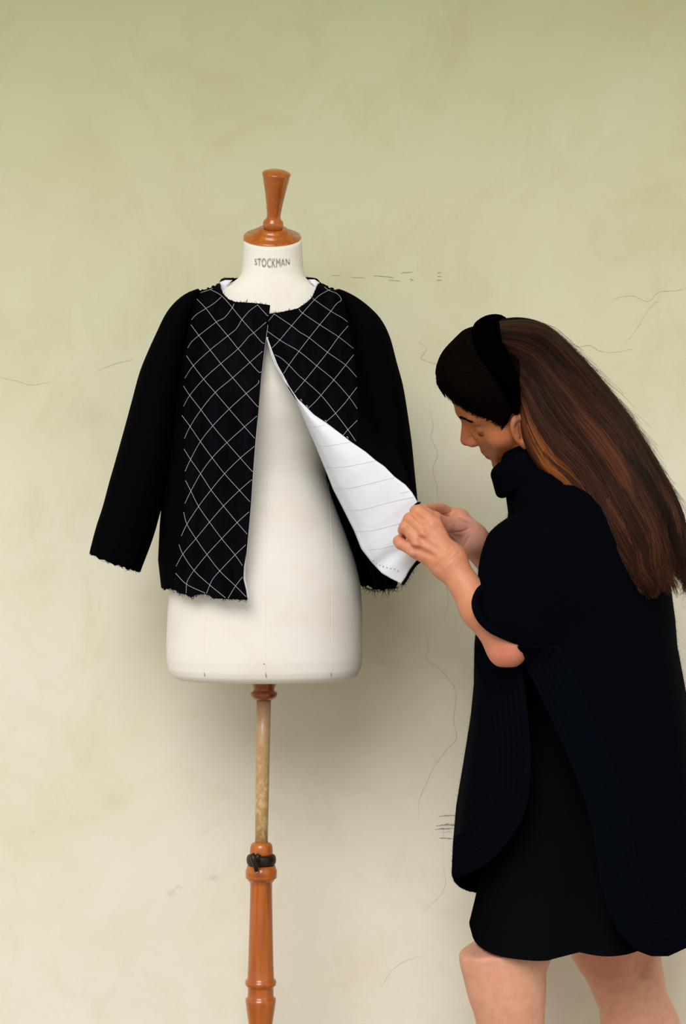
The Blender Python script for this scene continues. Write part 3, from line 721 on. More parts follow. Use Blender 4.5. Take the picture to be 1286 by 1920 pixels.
for seg in ([(577, 797), (592, 800), (608, 797)], [(594, 834), (612, 836), (657, 829)], [(612, 876), (640, 876), (670, 871), (703, 864)], [(626, 914), (655, 915), (700, 905), (739, 895)],
            [(645, 955), (680, 955), (725, 943), (775, 932)], [(665, 996), (695, 995), (725, 988), (752, 981)], [(690, 1031), (715, 1028), (739, 1022)], [(750, 925), (768, 921)]):
    c_ = smooth_curve(np.array(seg, float), 30); y_ = flap_y(c_[:, 0], c_[:, 1]) - 0.0002
    a = Acc(); a.tube(W(c_[:, 0], c_[:, 1], y_), 0.0004, 5); a.build('lining_stitch_line', M_pthread, flap)
c_ = smooth_curve(np.array([(699, 1051), (712, 1060), (728, 1065), (742, 1068), (752, 1076)], float), 26); y_ = flap_y(c_[:, 0], c_[:, 1]) - 0.0006
a = Acc()
for i in range(0, 24, 3): a.tube(W(c_[i:i + 2, 0], c_[i:i + 2, 1], y_[i:i + 2]), 0.0006, 5)
a.build('hem_stitches', M_scuff, flap, label='dark tacking stitches')
fe = resample(np.array(DIAG), 100); d_, ydg = dist_diag(fe[:, 0], fe[:, 1])
edge_tube(fe, ydg - 0.001, 0.0009, M_lining, 'front_edge_piping', jacket, 'thin white edge')
fe = resample(np.array(FL), 100)
# black corner of outer cloth folding over by the fingers
a = Acc(); a.add(W(np.array([774, 783, 790, 786, 779]), np.array([948, 941, 941, 946, 951]), np.array([-.243, -.246, -.246, -.25, -.25])), [(0, 1, 2, 3, 4)])
a.add(W(np.array([774, 783, 790, 786, 779]), np.array([948, 941, 941, 946, 951]), np.array([-.243, -.246, -.246, -.25, -.25]) + 0.004), [(4, 3, 2, 1, 0)]); a.build('turned_corner', M_wool, jacket)

# quilting stitches
SL = [
 [(366.7, 558.2), (386, 578.4), (405.5, 604), (427, 629.8), (446.4, 653.9), (468.5, 679.5), (484.9, 697.4), (490, 697)],
 [(394, 542.7), (413, 552.8), (429, 569), (453.7, 599.4), (475.5, 624.3), (491, 642), (495.7, 643.7)],
 [(482.5, 571.4), (500.4, 590.9), (503, 591.6)],
 [(357.8, 608.8), (372.9, 629), (393.9, 656.2), (414, 681.8), (436.3, 708.3), (461.5, 737.9), (481.7, 761), (484, 761.7)],
 [(349.5, 667), (362.5, 685.7), (381.7, 710.9), (403.5, 736), (429.6, 767), (458.4, 800.4), (475.5, 819.5), (478, 822.3)],
 [(344, 723.9), (355.8, 741.5), (376.8, 768.5), (399, 798.5), (425.4, 830), (450.6, 858.9), (471.6, 882.5), (474, 883)],
 [(341, 779), (356.5, 799.8), (375.7, 828), (397.8, 858.4), (421, 888.3), (449, 919.4), (468.7, 941)],
 [(345, 842), (357.3, 861.5), (376, 888.3), (395.7, 918.6), (419, 948.8), (444.6, 979.9), (463.3, 1001.6)],
 [(347.7, 901), (357.8, 920.6), (372.3, 949.5), (392.8, 979), (415.6, 1010), (440.7, 1040.5), (454.7, 1060.7)],
 [(344.3, 960.4), (350.5, 983), (367.3, 1010), (388, 1039.8), (412, 1070.5), (441.5, 1098.8), (461.5, 1119)],
 [(335.5, 1021), (342.8, 1039), (363.8, 1069.6), (393.3, 1097), (422.9, 1121)],
 [(329, 1074.7), (349.8, 1095.4), (385, 1112.4)],
 [(366, 555), (374.4, 549.5), (394, 543), (399, 540.5)],
 [(358.9, 599.9), (368, 590), (386, 578.4), (400.9, 569), (414.9, 556.7)],
 [(351.9, 652.8), (358.9, 641.4), (372.9, 629), (405.5, 604), (421, 595.5), (435, 577.7), (439, 569.3)],
 [(346.4, 709), (362.5, 685.7), (393.9, 656.2), (427, 629.8), (442.9, 616.5), (453.7, 599.4), (467.7, 583), (483.9, 571)],
 [(344, 762), (355.8, 741.5), (381.7, 710.9), (414, 681.8), (446.4, 653.9), (466.2, 631.3), (475.5, 624.3), (499.0, 604)],
 [(345.7, 822.3), (356.5, 799.8), (376.8, 768.5), (403.5, 736), (436.3, 708.3), (468.5, 679.5), (492.4, 658.5)],
 [(346.9, 884), (357.3, 861.5), (375.7, 828), (399, 798.5), (429.6, 767), (461.5, 737.9), (483, 720), (485, 713)],
 [(346.7, 944), (357.5, 921.5), (376, 888.3), (397.8, 858.4), (425.4, 830), (458.4, 800.4), (482, 779.8)],
 [(340, 1004.8), (350.5, 983), (372.3, 949.5), (395.7, 918.6), (421, 888.3), (450.6, 858.9), (476.9, 836.8)],
 [(330, 1061.8), (342.8, 1039), (367.3, 1010), (392.8, 979), (419, 948.8), (449, 919.4), (470, 901), (472, 901)],
 [(349, 1112), (349.8, 1095.4), (353.7, 1084.9), (363.8, 1069.6), (388, 1039.8), (415.6, 1010), (444.6, 979.9), (467, 959.5)],
 [(387, 1113), (393.3, 1097), (399.5, 1084.9), (412, 1070.5), (440.7, 1040.5), (460.7, 1021.6)],
 [(427.5, 1122), (441.5, 1098.8), (454.7, 1081.7)]]
SR = [
 [(608.3, 538), (616, 544.2), (632.3, 551), (639.8, 562.2), (630.6, 569.9), (620.3, 583.6)],
 [(587.8, 559.6), (589.5, 562.2), (620.3, 583.6), (640.8, 595.5), (652, 604)],
 [(560.4, 579.4), (567.3, 587), (599.4, 608.9), (634.8, 631.8), (663, 653.7)],
 [(514.2, 588.8), (546.7, 610.9), (562, 622.9), (579.7, 633.5), (614, 660.6), (647.7, 684.5), (669, 707.6)],
 [(501.4, 621.2), (524.5, 637.5), (536.5, 645), (560.4, 658.8), (593.8, 685.9), (625.9, 712.7), (654.8, 745), (670, 767)],
 [(512.5, 664), (526.2, 670.8), (541.6, 684.5), (558.7, 702.5), (571.2, 713.3), (601.8, 741), (629, 775), (652.3, 805.7), (666.8, 827)],
 [(502.2, 603.2), (514.2, 588.8)],
 [(509.5, 653), (524.5, 637.5), (546.7, 610.9), (567.3, 587), (589.5, 562.2), (601.5, 552), (616, 544.2), (620, 542.6)],
 [(530, 703.4), (541.6, 684.5), (560.4, 658.8), (579.7, 633.5), (599.4, 608.9), (620.3, 583.6)],
 [(552.4, 736), (571.5, 713.4), (593.8, 685.9), (614, 660.6), (634.8, 631.8), (652.8, 611)],
 [(577.8, 765.8), (590.7, 753.6), (601.8, 741), (626.3, 711.7), (647.5, 685), (663.4, 664.8)],
 [(610.4, 791.4), (629, 775), (645.4, 757), (654.8, 745), (669.4, 725.9)],
 [(643.7, 816), (652.3, 805.7), (670, 788)]]
def stitch(lines, depth, off):
    for ln in lines:
        L_ = np.linalg.norm(np.diff(np.array(ln), axis=0), axis=1).sum(); n = max(3, int(L_ / 3.6))
        c_ = smooth_curve(np.array(ln, float), n * 4 + 1) + 0
        y_ = depth(c_[:, 0], c_[:, 1]) - off
        P = W(c_[:, 0], c_[:, 1], y_); a = Acc()
        a.tube(P, 0.00026, 4)
        for i in range(n):
            s_ = P[i * 4:i * 4 + 4].copy(); a.tube(s_ + [0, -0.0002, 0], [0.00026, 0.00046, 0.00046, 0.00026], 5)
        a.build('stitching_thread', M_thread, jacket)
def dl(px, py):
    y = depthL(px, py); xr = np.interp(py, [p[1] for p in LP_right], [p[0] for p in LP_right])
    return y - 0.006 * np.clip(1 - (xr - px) / 130, 0, 1) ** 6
stitch(SL, dl, 0.0004); stitch(SR, depthR, 0.0006)
for x, y_ in ((537, 714), (564, 751), (575, 762.5), (610, 790.5), (651, 821)):
    d = float(depthR(np.array([x]), np.array([y_]))[0]) - 0.0015
    a = Acc(); p = np.array([(x - 1.5, y_ - 1), (x, y_ - 2.5), (x + 1.6, y_ - 0.5), (x + 1.2, y_ + 2)]); a.tube(W(p[:, 0], p[:, 1], d), 0.0005, 5); a.build('thread_knot', M_thread, jacket)

# frayed black threads along raw edges
def fray(path, ydepth, n, ln, down=1, spread=0.8, name='frayed_edge', dirv=(0, 1)):
    c_ = resample(np.array(path, float), 200); a = Acc()
    for _ in range(n):
        i = rng.integers(0, 200); x, y_ = c_[i]; l = ln * (0.3 + rng.random() ** 2)
        ang = math.atan2(dirv[1], dirv[0]) + rng.normal(0, spread); k = rng.normal(0, 1.2); pts = []
        for s_ in np.linspace(0, 1, 6): pts.append((x + l * s_ * math.cos(ang + k * s_ * 0.6), y_ + l * s_ * math.sin(ang + k * s_ * 0.6)))
        pts = np.array(pts); yy = (ydepth(x, y_) if callable(ydepth) else ydepth) + rng.normal(0, 0.002)
        a.tube(W(pts[:, 0], pts[:, 1], yy), np.linspace(0.00042, 0.0002, 6), 4, False)
    o = a.build(name, M_bthread, jacket); o['kind'] = 'stuff'; return o
yfn = lambda x, y_: float(hit(f_jacket, np.array([float(x)]), np.array([min(float(y_), 1120.0)]), -0.35, 0.05)[0]) - 0.003
fray([(303, 1103), (327, 1105)] + LP_bot, yfn, 110, 6)
fray(LP_top[3:], yfn, 34, 4.5, dirv=(0.3, -1), spread=1.0)
fray(RP_top[:8], yfn, 34, 4.5, dirv=(-0.3, -1), spread=1.0)
fray([(461, 567), (463, 566)], yfn, 3, 14, dirv=(0.1, -1), spread=0.3)
fray([(680, 1099), (705, 1107), (725, 1106), (745, 1100)], 0.0, 90, 12)
fray([(752, 1096), (768, 1070), (785, 1048)], -0.20, 80, 10, dirv=(0.7, 0.5))
fray([(700, 1064), (760, 1060), (795, 1052)], -0.03, 60, 7)
fray([(168, 1037), (200, 1052), (235, 1066), (263, 1072)], -0.04, 90, 5)
fray([(240, 1068), (262, 1072)], -0.04, 3, 14, dirv=(-0.6, 0.6))
fray([(418, 524), (452, 521)], 0.03, 26, 5, dirv=(0, -1)); fray([(572, 521), (597, 527)], 0.03, 26, 5, dirv=(0, -1))
# raw hem of the flap seen from behind
hp = smooth_curve(np.array([(753, 1095), (761, 1084), (769, 1070), (778, 1058), (792, 1048)], float), 30)
Gh = np.stack([W(hp[:, 0], hp[:, 1], -0.200), W(hp[:, 0] + 3.5, hp[:, 1] + 2.5, -0.196)], 0)
sheet('raw_hem', Gh, 0.002, (M_wool,), jacket)
Gh = coons([(690, 1060), (745, 1058)], [(706, 1104), (742, 1103)], [(690, 1060), (698, 1085), (706, 1104)], [(745, 1058), (745, 1080), (742, 1103)], 12, 14)
yh = -0.06 - 0.03 * np.sin(np.linspace(0, math.pi, 12))[None, :] * np.linspace(0.4, 1, 14)[:, None]
sheet('hem_fold', W(Gh[..., 0], Gh[..., 1], yh + 0 * Gh[..., 0]), 0.003, (M_wool,), jacket)

# ------------------------------------------------------------------ the woman
woman = thing('person', 'woman with long brown hair in a dark knitted cape holding the jacket front open', 'person')
# head frame: columns = forward, left, up
def rotm(psi, pit, rol):
    c, s = math.cos, math.sin
    M = np.array([[-1, 0, 0], [0, -1, 0], [0, 0, 1.0]])
    Rx = np.array([[1, 0, 0], [0, c(rol), -s(rol)], [0, s(rol), c(rol)]])
    Ry = np.array([[c(pit), 0, s(pit)], [0, 1, 0], [-s(pit), 0, c(pit)]])
    Rz = np.array([[c(psi), -s(psi), 0], [s(psi), c(psi), 0], [0, 0, 1]])
    return M @ Rz @ Ry @ Rx
HR = rotm(math.radians(-12), math.radians(30), math.radians(-36))
HO = W(973, 748, -0.13)
def hl(P): return (P - HO) @ HR
def hw(p): return HO + HR @ np.asarray(p, float)

def f_head_local(Q):
    A = Q.copy(); A[:, 1] = np.abs(A[:, 1])        # mirror halves
    d = ell((-.010, 0, .055), (.096, .075, .083))(A)
    d = smin(d, ell((.040, 0, .045), (.052, .058, .055))(A), .03)
    d = smin(d, ell((.040, .0, -.025), (.050, .052, .070))(A), .025)
    d = smin(d, rc((-.002, .056, -.035), (.030, .042, -.075), .016, .015)(A), .025)
    d = smin(d, rc((.030, .042, -.075), (.076, .010, -.094), .015, .014)(A), .02)
    d = smin(d, ell((.083, 0, -.090), (.017, .019, .016))(A), .018)
    d = smin(d, ell((.052, .042, -.016), (.028, .024, .026))(A), .02)
    d = smin(d, ell((.070, 0, -.034), (.027, .036, .040))(A), .018)
    d = smin(d, ell((.078, .018, -.006), (.016, .014, .026))(A), .014)
    d = smin(d, rc((.090, .0, .034), (.074, .040, .036), .010, .009)(A), .015)       # brow
    d = smax(d, -ell((.092, .032, .012), (.017, .017, .013))(A), .010)              # socket
    d = smin(d, ell((.072, .032, .010), (.0145, .0150, .0140))(A), .003)            # closed lid
    d = smax(d, -rc((.086, .022, .004), (.078, .046, .005), .0012, .0012)(A), .002) # lid line
    d = smin(d, rc((.088, 0, .022), (.113, 0, -.016), .0065, .0095), .008) if False else smin(d, rc((.086, 0, .024), (.111, 0, -.016), .0085, .0108)(A), .012)
    d = smin(d, ell((.100, .0115, -.021), (.013, .0080, .0085))(A), .006)           # wings of the nose
    d = smax(d, -ell((.106, .0065, -.030), (.0045, .0030, .0040))(A), .002)
    d = smin(d, ell((.083, 0, -.054), (.015, .024, .022))(A), .014)
    d = smin(d, ell((.0965, 0, -.0500), (.0055, .019, .0045))(A), .004)             # lips
    d = smin(d, ell((.0955, 0, -.0600), (.0055, .016, .0050))(A), .004)
    d = smax(d, -rc((.104, 0, -.0545), (.086, .024, -.0555), .0012, .0008)(A), .002)
    # ear
    c = np.array([.017, .074, -.012]); a = math.radians(-14)
    B = A - c; X = B[:, 0] * math.cos(a) - B[:, 2] * math.sin(a); Z = B[:, 0] * math.sin(a) + B[:, 2] * math.cos(a); Y = B[:, 1] - 0.25 * (-X)
    E_ = np.stack([X, Y, Z], 1)
    ring_ = np.abs(np.hypot(X / .0150, (Z - .001) / .0265) - 1) * .017
    rim = np.hypot(ring_, Y - .003) - .0042
    body_ = ell((0, -.002, 0), (.0150, .0055, .027))(E_)
    body_ = smax(body_, -ell((.003, .006, .0), (.0085, .006, .014))(E_), .003)
    ear = smin(smin(rim, body_, .003), rc((.010, .001, .006), (.010, .002, -.008), .0035, .004)(E_), .003)
    ear = smin(ear, ell((.001, .002, -.027), (.0085, .0045, .0095))(E_), .005)
    d = smin(d, ear, .004)
    return d

PA = {}
def pt(name, px, py, y): PA[name] = W(px, py, y); return PA[name]
# left (near) arm
sh_l = pt('shl', 1075, 985, -.24); el_l = pt('ell', 952, 1212, -.308); wr_l = pt('wrl', 842, 1052, -.292)
el_tip = W(948, 1221, -.315)
# right (far) arm
sh_r = W(1060, 985, .07); el_r = W(992, 1118, -.03); wr_r = W(884, 1012, -.150)
neckb = W(1040, 930, -.11)
arm_l = [rc(sh_l, el_l, .045, .027), ell(el_tip, (.024, .023, .022)), rc(el_l, W(900, 1142, -.318), .030, .0285), rc(W(900, 1142, -.318), wr_l, .0285, .0225),
         rc(wr_l + [.004, .004, .004], wr_l + [-.006, 0.002, -.006], .0235, .0235)]
def finger(pts, rs, k=.004): return chain([W(*p) for p in pts], rs, k)
Lmcp = {'i': (815, 985, -.285), 'm': (800, 1000, -.292), 'r': (786, 1017, -.292), 'p': (779, 1034, -.286)}
palm_l = union([rc(wr_l, W(*Lmcp['i']), .0185, .0125), rc(wr_l, W(*Lmcp['m']), .019, .0125), rc(wr_l, W(*Lmcp['r']), .019, .0122), rc(W(834, 1056, -.288), W(*Lmcp['p']), .0185, .0112),
                rc(W(835, 1030, -.272), W(812, 1000, -.262), .016, .013)], .012)
fing_l = [finger([Lmcp['i'], (785, 960, -.283), (780, 959, -.258), (789, 962, -.240)], [.0128, .0112, .0098, .0085]),
          finger([Lmcp['m'], (769, 974, -.287), (765, 979, -.262), (775, 975, -.243)], [.0125, .0108, .0095, .0085]),
          finger([Lmcp['r'], (760.5, 988, -.287), (757, 994, -.262), (769, 988, -.245)], [.0118, .0100, .0090, .0082]),
          finger([Lmcp['p'], (751, 1019.5, -.282), (747, 1014.5, -.272), (753, 1008, -.252)], [.0108, .0086, .0082, .0072]),
          finger([(838, 1035, -.268), (815, 1000, -.246), (798, 975, -.242), (788, 962, -.243)], [.015, .0115, .0098, .0088])]
knuck = [ell(W(809, 985, -.294), (.0085, .0075, .0085)), ell(W(794, 1001, -.301), (.008, .007, .008)), ell(W(781, 1019, -.300), (.0075, .007, .0075)), ell(W(774, 1036, -.293), (.007, .006, .006))]
Rmcp = {'i': (846, 966, -.128), 'm': (838, 975, -.110), 'r': (836, 988, -.10), 'p': (840, 1002, -.098)}
palm_r = union([rc(wr_r, W(*Rmcp['i']), .020, .0125), rc(wr_r, W(*Rmcp['m']), .020, .0125), rc(wr_r, W(*Rmcp['r']), .02, .012), rc(wr_r, W(*Rmcp['p']), .02, .011),
                rc(W(878, 1002, -.165), W(852, 985, -.178), .0205, .0155), rc(wr_r, W(862, 972, -.14), .021, .016)], .014)
fing_r = [finger([Rmcp['i'], (826, 954.5, -.150), (806, 954, -.195), (794, 955, -.222)], [.0122, .0105, .0092, .0084]),
          finger([(858, 990, -.178), (836, 984, -.198), (815, 972, -.222), (799, 962, -.232)], [.0160, .0128, .0108, .0092]),
          finger([Rmcp['m'], (812, 966, -.125), (800, 978, -.15), (812, 985, -.165)], [.0118, .0102, .009, .008]),
          finger([Rmcp['r'], (812, 982, -.115), (804, 994, -.14), (818, 998, -.15)], [.0112, .0098, .0088, .0078]),
          finger([Rmcp['p'], (822, 998, -.11), (816, 1008, -.13), (828, 1008, -.14)], [.010, .0088, .0078, .007])]
arm_r = [rc(sh_r, el_r, .05, .036), rc(el_r, wr_r, .036, .0245)]

def f_hand_l(P):
    d = palm_l(P)
    for f, k in zip(fing_l, (.006, .006, .006, .007, .005)):
        d = smin(d, f(P), k * 0.36)
    for f in knuck: d = smin(d, f(P), .006)
    # wrist creases and tendon hollows
    for c0, c1 in (((846, 1024, -.318), (818, 1066, -.312)), ((853, 1030, -.318), (822, 1070, -.312)), ((858, 1038, -.316), (838, 1052, -.322))):
        pass
    for a_, b_ in (((832, 1020, -.318), (801, 993, -.307)), ((828, 1034, -.316), (789, 1011, -.306)), ((818, 1047, -.31), (778, 1028, -.300))):
        d = smax(d, -(rc(W(*a_), W(*b_), .0025, .0028)(P)), .008)
    return d
def f_arms(P):
    a = union(arm_l, .016)(P); d = smin(a, f_hand_l(P), .010)
    for q, r in CREASE_L: d = smax(d, -(chain(q, [r] * len(q), .0008)(P)), .0018)
    b_ = union(arm_r, .02)(P); h = palm_r(P)
    for f in fing_r: h = smin(h, f(P), .003)
    b_ = smin(b_, h, .012)
    b_ = smax(b_, -(chain([W(846, 962, -.160), W(838, 968, -.190), W(832, 970, -.2)], [.0022] * 3, .001)(P)), .004)
    for q, r in CREASE_R: b_ = smax(b_, -(chain(q, [r] * len(q), .0008)(P)), .0018)
    return np.minimum(d, b_)
CREASE_L = []; CREASE_R = []

# dress outline (also keeps the thigh inside the skirt)
DT = np.array([[1180, 960, 1180, .12], [1300, 935, 1195, .14], [1450, 912, 1205, .155], [1560, 905, 1208, .160], [1650, 903, 1206, .172], [1700, 893, 1204, .182], [1738, 884, 1203, .190], [1744, 882.5, 1202, .191]], float)
dz_ = toz(DT[:, 0], -.09)[::-1]
def f_dress(P):
    s_ = (-.09 - CAMY) / FOC; I = lambda c: np.interp(P[:, 2], dz_, DT[::-1, c]); xl = (I(1) - 643) * s_; xr = (I(2) - 643) * s_; b_ = I(3) + .008
    n = 2.8; dx = np.abs(P[:, 0] - (xl + xr) / 2) / ((xr - xl) / 2); dy = np.abs(P[:, 1] + .09) / b_
    return ((dx ** n + dy ** n + 1e-9) ** (1 / n) - 1) * .13
HEMZ = float(toz(1744, -.09))
# skin creases laid on the surface where the photograph shows them
def creases(lines):
    out = []
    for pts, r in lines:
        c_ = smooth_curve(np.array(pts, float), 9); y_ = hit(f_arms, c_[:, 0], c_[:, 1], -.40, -.05, .7, 80); out.append((list(W(c_[:, 0], c_[:, 1], y_ - r * .35)), r))
    return out
_cl = creases([([(846, 1026), (836, 1035), (824, 1050), (816, 1065)], .0019), ([(850, 1036), (838, 1046), (828, 1056), (822, 1068)], .0017), ([(862, 1036), (850, 1044), (840, 1055)], .0015),
               ([(776, 967), (783, 975), (790, 981)], .0013), ([(762, 980), (768, 991), (776, 1000)], .0013)])
_cr = creases([([(832, 966), (841, 962), (850, 959)], .0011), ([(850, 999), (866, 997), (880, 991)], .0013), ([(868, 1026), (874, 1016), (880, 1006)], .0012), ([(854, 975), (866, 972), (878, 974)], .0007)])
CREASE_L = _cl; CREASE_R = _cr
# legs
def f_leg_near(P):
    d = f_leg_near0(P); g = f_dress(P) + .006 - 3.5 * np.clip(HEMZ - .006 - P[:, 2], 0, 1)
    return smax(d, g, .010)
def f_leg_near0(P):
    d = union([rc(W(1015, 1480, -.12), W(962, 1725, -.148), .060, .0520), rc(W(962, 1725, -.148), W(948, 1775, -.182), .0520, .0600), rc(W(948, 1775, -.182), W(944, 1805, -.190), .0600, .0560),
               rc(W(944, 1800, -.198), W(952, 1860, -.194), .0560, .0535), rc(W(952, 1860, -.194), W(962, 1985, -.190), .0545, .0560), rc(W(962, 1985, -.19), W(962, 2230, -.195), .056, .033)], .03)(P)
    d = smin(d, ell(W(900, 1790, -.200), (.030, .036, .046))(P), .022)     # kneecap
    d = smin(d, ell(W(917, 1772, -.190), (.030, .038, .030))(P), .022)
    d = smin(d, ell(W(904, 1850, -.200), (.016, .020, .026))(P), .024)
    d = smin(d, ell(W(1000, 1762, -.192), (.034, .042, .042))(P), .025)
    return d
def f_leg_far(P):
    d = union([rc(W(1080, 1480, -.04), W(1148, 1760, .015), .085, .070), rc(W(1148, 1760, .015), W(1172, 1825, .02), .068, .057),
               rc(W(1172, 1825, .02), W(1203, 1935, .03), .059, .0620), rc(W(1203, 1935, .03), W(1262, 2190, .06), .0615, .032)], .03)(P)
    d = smin(d, ell(W(1108, 1778, .010), (.022, .036, .036))(P), .024)
    d = smin(d, ell(W(1192, 1775, .010), (.032, .042, .045))(P), .024)
    d = smax(d, -ell(W(1206, 1812, -.045), (.012, .016, .020))(P), .02)
    return d
def foot(an, toe, heel):
    an = np.asarray(an); toe = np.asarray(toe); heel = np.asarray(heel)
    m_ = (an + toe) / 2; m_[2] = (an[2] * .45 + toe[2] * .55) + .012
    return union([rc(an, heel, .033, .026), rc(an, m_, .033, .030), rc(m_, toe, .030, .018), rc(heel, toe, .024, .02)], .02)
fn = W(962, 2230, -.195); fx = W(1262, 2190, .06)
foot_n = foot(fn, (fn[0] - .165, -.20, .022), (fn[0] + .03, -.195, .028)); foot_f = foot(fx, (fx[0] - .135, .05, .022), (fx[0] + .015, .06, .085))
def f_legs(P): return np.minimum(smin(f_leg_near(P), foot_n(P), .02), smin(f_leg_far(P), foot_f(P), .02))
trunk = union([ell(W(1075, 1090, -.10), (.115, .175, .17)), ell(W(1065, 1300, -.09), (.095, .115, .14)), ell(W(1050, 1480, -.09), (.115, .135, .14)), rc(W(1055, 1480, -.12), W(1015, 1600, -.12), .07, .06), rc(W(1055, 1480, -.02), W(1110, 1620, -.01), .10, .08),
               rc(W(1085, 985, -.22), W(1070, 985, .02), .06, .06), rc(neckb, HO + HR @ np.array([-.02, 0, -.03]), .058, .050)], .04)
def f_head(P):
    return smin(f_head_local(hl(P)), rc(W(1030, 925, -.115), HO + HR @ np.array([-.020, 0, -.035]), .052, .048)(P), .02)
parts = []
C0 = HO
parts.append(mesh_sdf(f_head, C0 + [-.165, -.16, -.17], C0 + [.13, .13, .17], .0019, 2))
lo = np.minimum(W(735, 1255, -.37), W(735, 935, -.06)); hi = np.maximum(W(1075, 935, -.06), W(1075, 1255, -.37)); lo[1] = -.375; hi[1] = -.03
parts.append(mesh_sdf(f_arms, lo, hi, .0019, 2))
lo = np.array([.15, -.32, -.002]); hi = np.array([.66, .16, .70])
parts.append(mesh_sdf(f_legs, lo, hi, .0042, 1))
def f_trunk(P):
    d = trunk(P); d = smin(d, union([arm_l[0], arm_r[0]], .02)(P), .03); return smin(d, f_legs(P), .03)
parts.append(mesh_sdf(f_trunk, (.20, -.38, .50), (.66, .19, 1.38), .008, 1))
BV = np.vstack([p[0] for p in parts]); o_ = np.cumsum([0] + [len(p[0]) for p in parts[:-1]]); BF = np.vstack([p[1] + k for p, k in zip(parts, o_)])
body = mesh('body', BV, BF, M_skin, woman)
# skin tints
base = np.tile(np.array([0.66, 0.275, 0.155]), (len(BV), 1))
def blob(c, r, col, amt):
    w = np.exp(-((BV - np.asarray(c)) ** 2).sum(1) / r ** 2)[:, None] * amt
    base[:] = base * (1 - w) + np.asarray(col) * w
legm = (BV[:, 2] < .62)[:, None]; base[:] = np.where(legm, np.array([.71, .36, .24]), base)
Qh = hl(BV); nh = len(parts[0][0]); ish = np.zeros(len(BV), bool); ish[:nh] = True
base[:nh] = np.array([.62, .225, .088])
for k_ in ('i', 'm', 'r', 'p'): blob(W(*Lmcp[k_]) + [-.003, -.008, 0], .010, (.68, .30, .21), .5)
blob(el_tip + [0, -.02, 0], .030, (.66, .20, .14), .7); blob(W(905, 1775, -.26), .045, (.72, .27, .20), .6); blob(W(1150, 1800, -.03), .05, (.66, .22, .16), .6)
blob(W(860, 985, -.19), .040, (.66, .30, .26), .6); blob(W(890, 1010, -.17), .04, (.58, .32, .28), .6)
lip = ish & (np.abs(Qh[:, 1]) < .021) & (Qh[:, 0] > .088) & (np.hypot((Qh[:, 2] + .0545) / .0115, Qh[:, 1] / .021) < 1)
base[lip] = (.42, .12, .085)
def hb_(c, r, col, amt):
    for s_ in (1, -1):
        q = np.asarray(c) * [1, s_, 1]; w = (np.exp(-((Qh - q) ** 2).sum(1) / r ** 2) * ish)[:, None] * amt; base[:] = base * (1 - w) + np.asarray(col) * w
hb_((.112, .003, -.018), .014, (.60, .20, .13), .5); hb_((.06, .045, -.02), .022, (.62, .22, .12), .4); hb_((.078, .032, .014), .012, (.46, .19, .115), .6); hb_((.018, .08, .014), .010, (.72, .34, .26), .6)
ca = body.data.color_attributes.new('tint', 'FLOAT_COLOR', 'POINT'); ca.data.foreach_set('color', np.c_[base, np.ones(len(base))].astype(np.float32).ravel())

# eyebrows and lashes
def head_hit(y, z, x0=.13):
    """front surface of the face at local (y, z)"""
    x = np.full(np.shape(y), x0)
    for _ in range(50):
        d = f_head_local(np.stack([x, y, z], 1)); x = x - np.clip(d, -.01, .02) * 0.6
    return x
for s_ in (1, -1):
    a = Acc()
    for i in range(170):
        u_ = rng.random(); y_ = (.012 + .034 * u_); z_ = .036 + .008 * math.sin(u_ * 2.4) - .006 * u_ + rng.normal(0, .0014); 
        yy = np.array([y_, y_ + .0035, y_ + .007]); zz = np.array([z_ - .001, z_ + .0006, z_ + .001])
        xx = np.maximum(head_hit(yy, zz), .055) + np.array([0, .0006, .0004])
        a.tube(np.stack([hw((xx[k], s_ * yy[k], zz[k])) for k in range(3)]), [.0003, .00028, .00015], 4, False)
    a.build('eyebrow', M_hairdark, woman)
    a = Acc()
    for u_ in np.linspace(0, 1, 15):
        y_ = .020 + .026 * u_; z_ = .003 - .003 * math.sin(u_ * 3.1)
        x_ = float(head_hit(np.array([y_]), np.array([z_]))[0])
        a.tube(np.stack([hw((x_, s_ * y_, z_)), hw((x_ + .0018, s_ * (y_ + .0008), z_ - .002)), hw((x_ + .0036, s_ * (y_ + .0012), z_ - .0024))]), [.0002, .0002, .0001], 4, False)
    a.build('eyelashes', M_hairdark, woman)

# ---- front hair, slicked back under the headband
hline = np.array([(800, 560), (800, 728), (834, 738), (845, 748), (858, 757), (872, 767), (886, 775), (902, 781), (918, 786), (930, 793), (940, 801), (946, 803), (951, 798), (955, 783), (963, 770), (1010, 775), (1100, 560)], float)
def f_cap(P):
    Q = hl(P); d = smin(ell((-.010, 0, .055), (.096, .075, .083))(Q), ell((.040, 0, .045), (.052, .058, .055))(Q), .03)
    d = smin(d, rc((.085, 0, .036), (.070, .040, .036), .010, .009)(Q), .015)
    puff = .0045 + .003 * np.clip((Q[:, 0] + .02) / .03, 0, 1) + .010 * np.exp(-((Q[:, 0] - .075) ** 2 + (Q[:, 2] - .112) ** 2) / .0014) + .010 * np.clip((Q[:, 2] - .05) / .09, 0, 1) * np.clip((Q[:, 0] + .02) / .04, 0, 1)
    puff = puff + .0016 * np.sin(Q[:, 0] * 210 + 3 * np.sin(Q[:, 1] * 90)) * np.sin(Q[:, 2] * 260 + Q[:, 1] * 130) * np.clip((Q[:, 0] - .05) / .03, 0, 1)
    d = d - puff
    px, py = topx(P); cut = polyd(hline, px, py) / 1120
    d = smax(d, cut, .010)
    return d
P_, Q_ = mesh_sdf(f_cap, HO + [-.18, -.15, -.10], HO + [.10, .12, .19], .0032, 2)
mesh('front_hair', P_, Q_, M_hairdark, woman, label='near-black hair slicked back from the forehead')

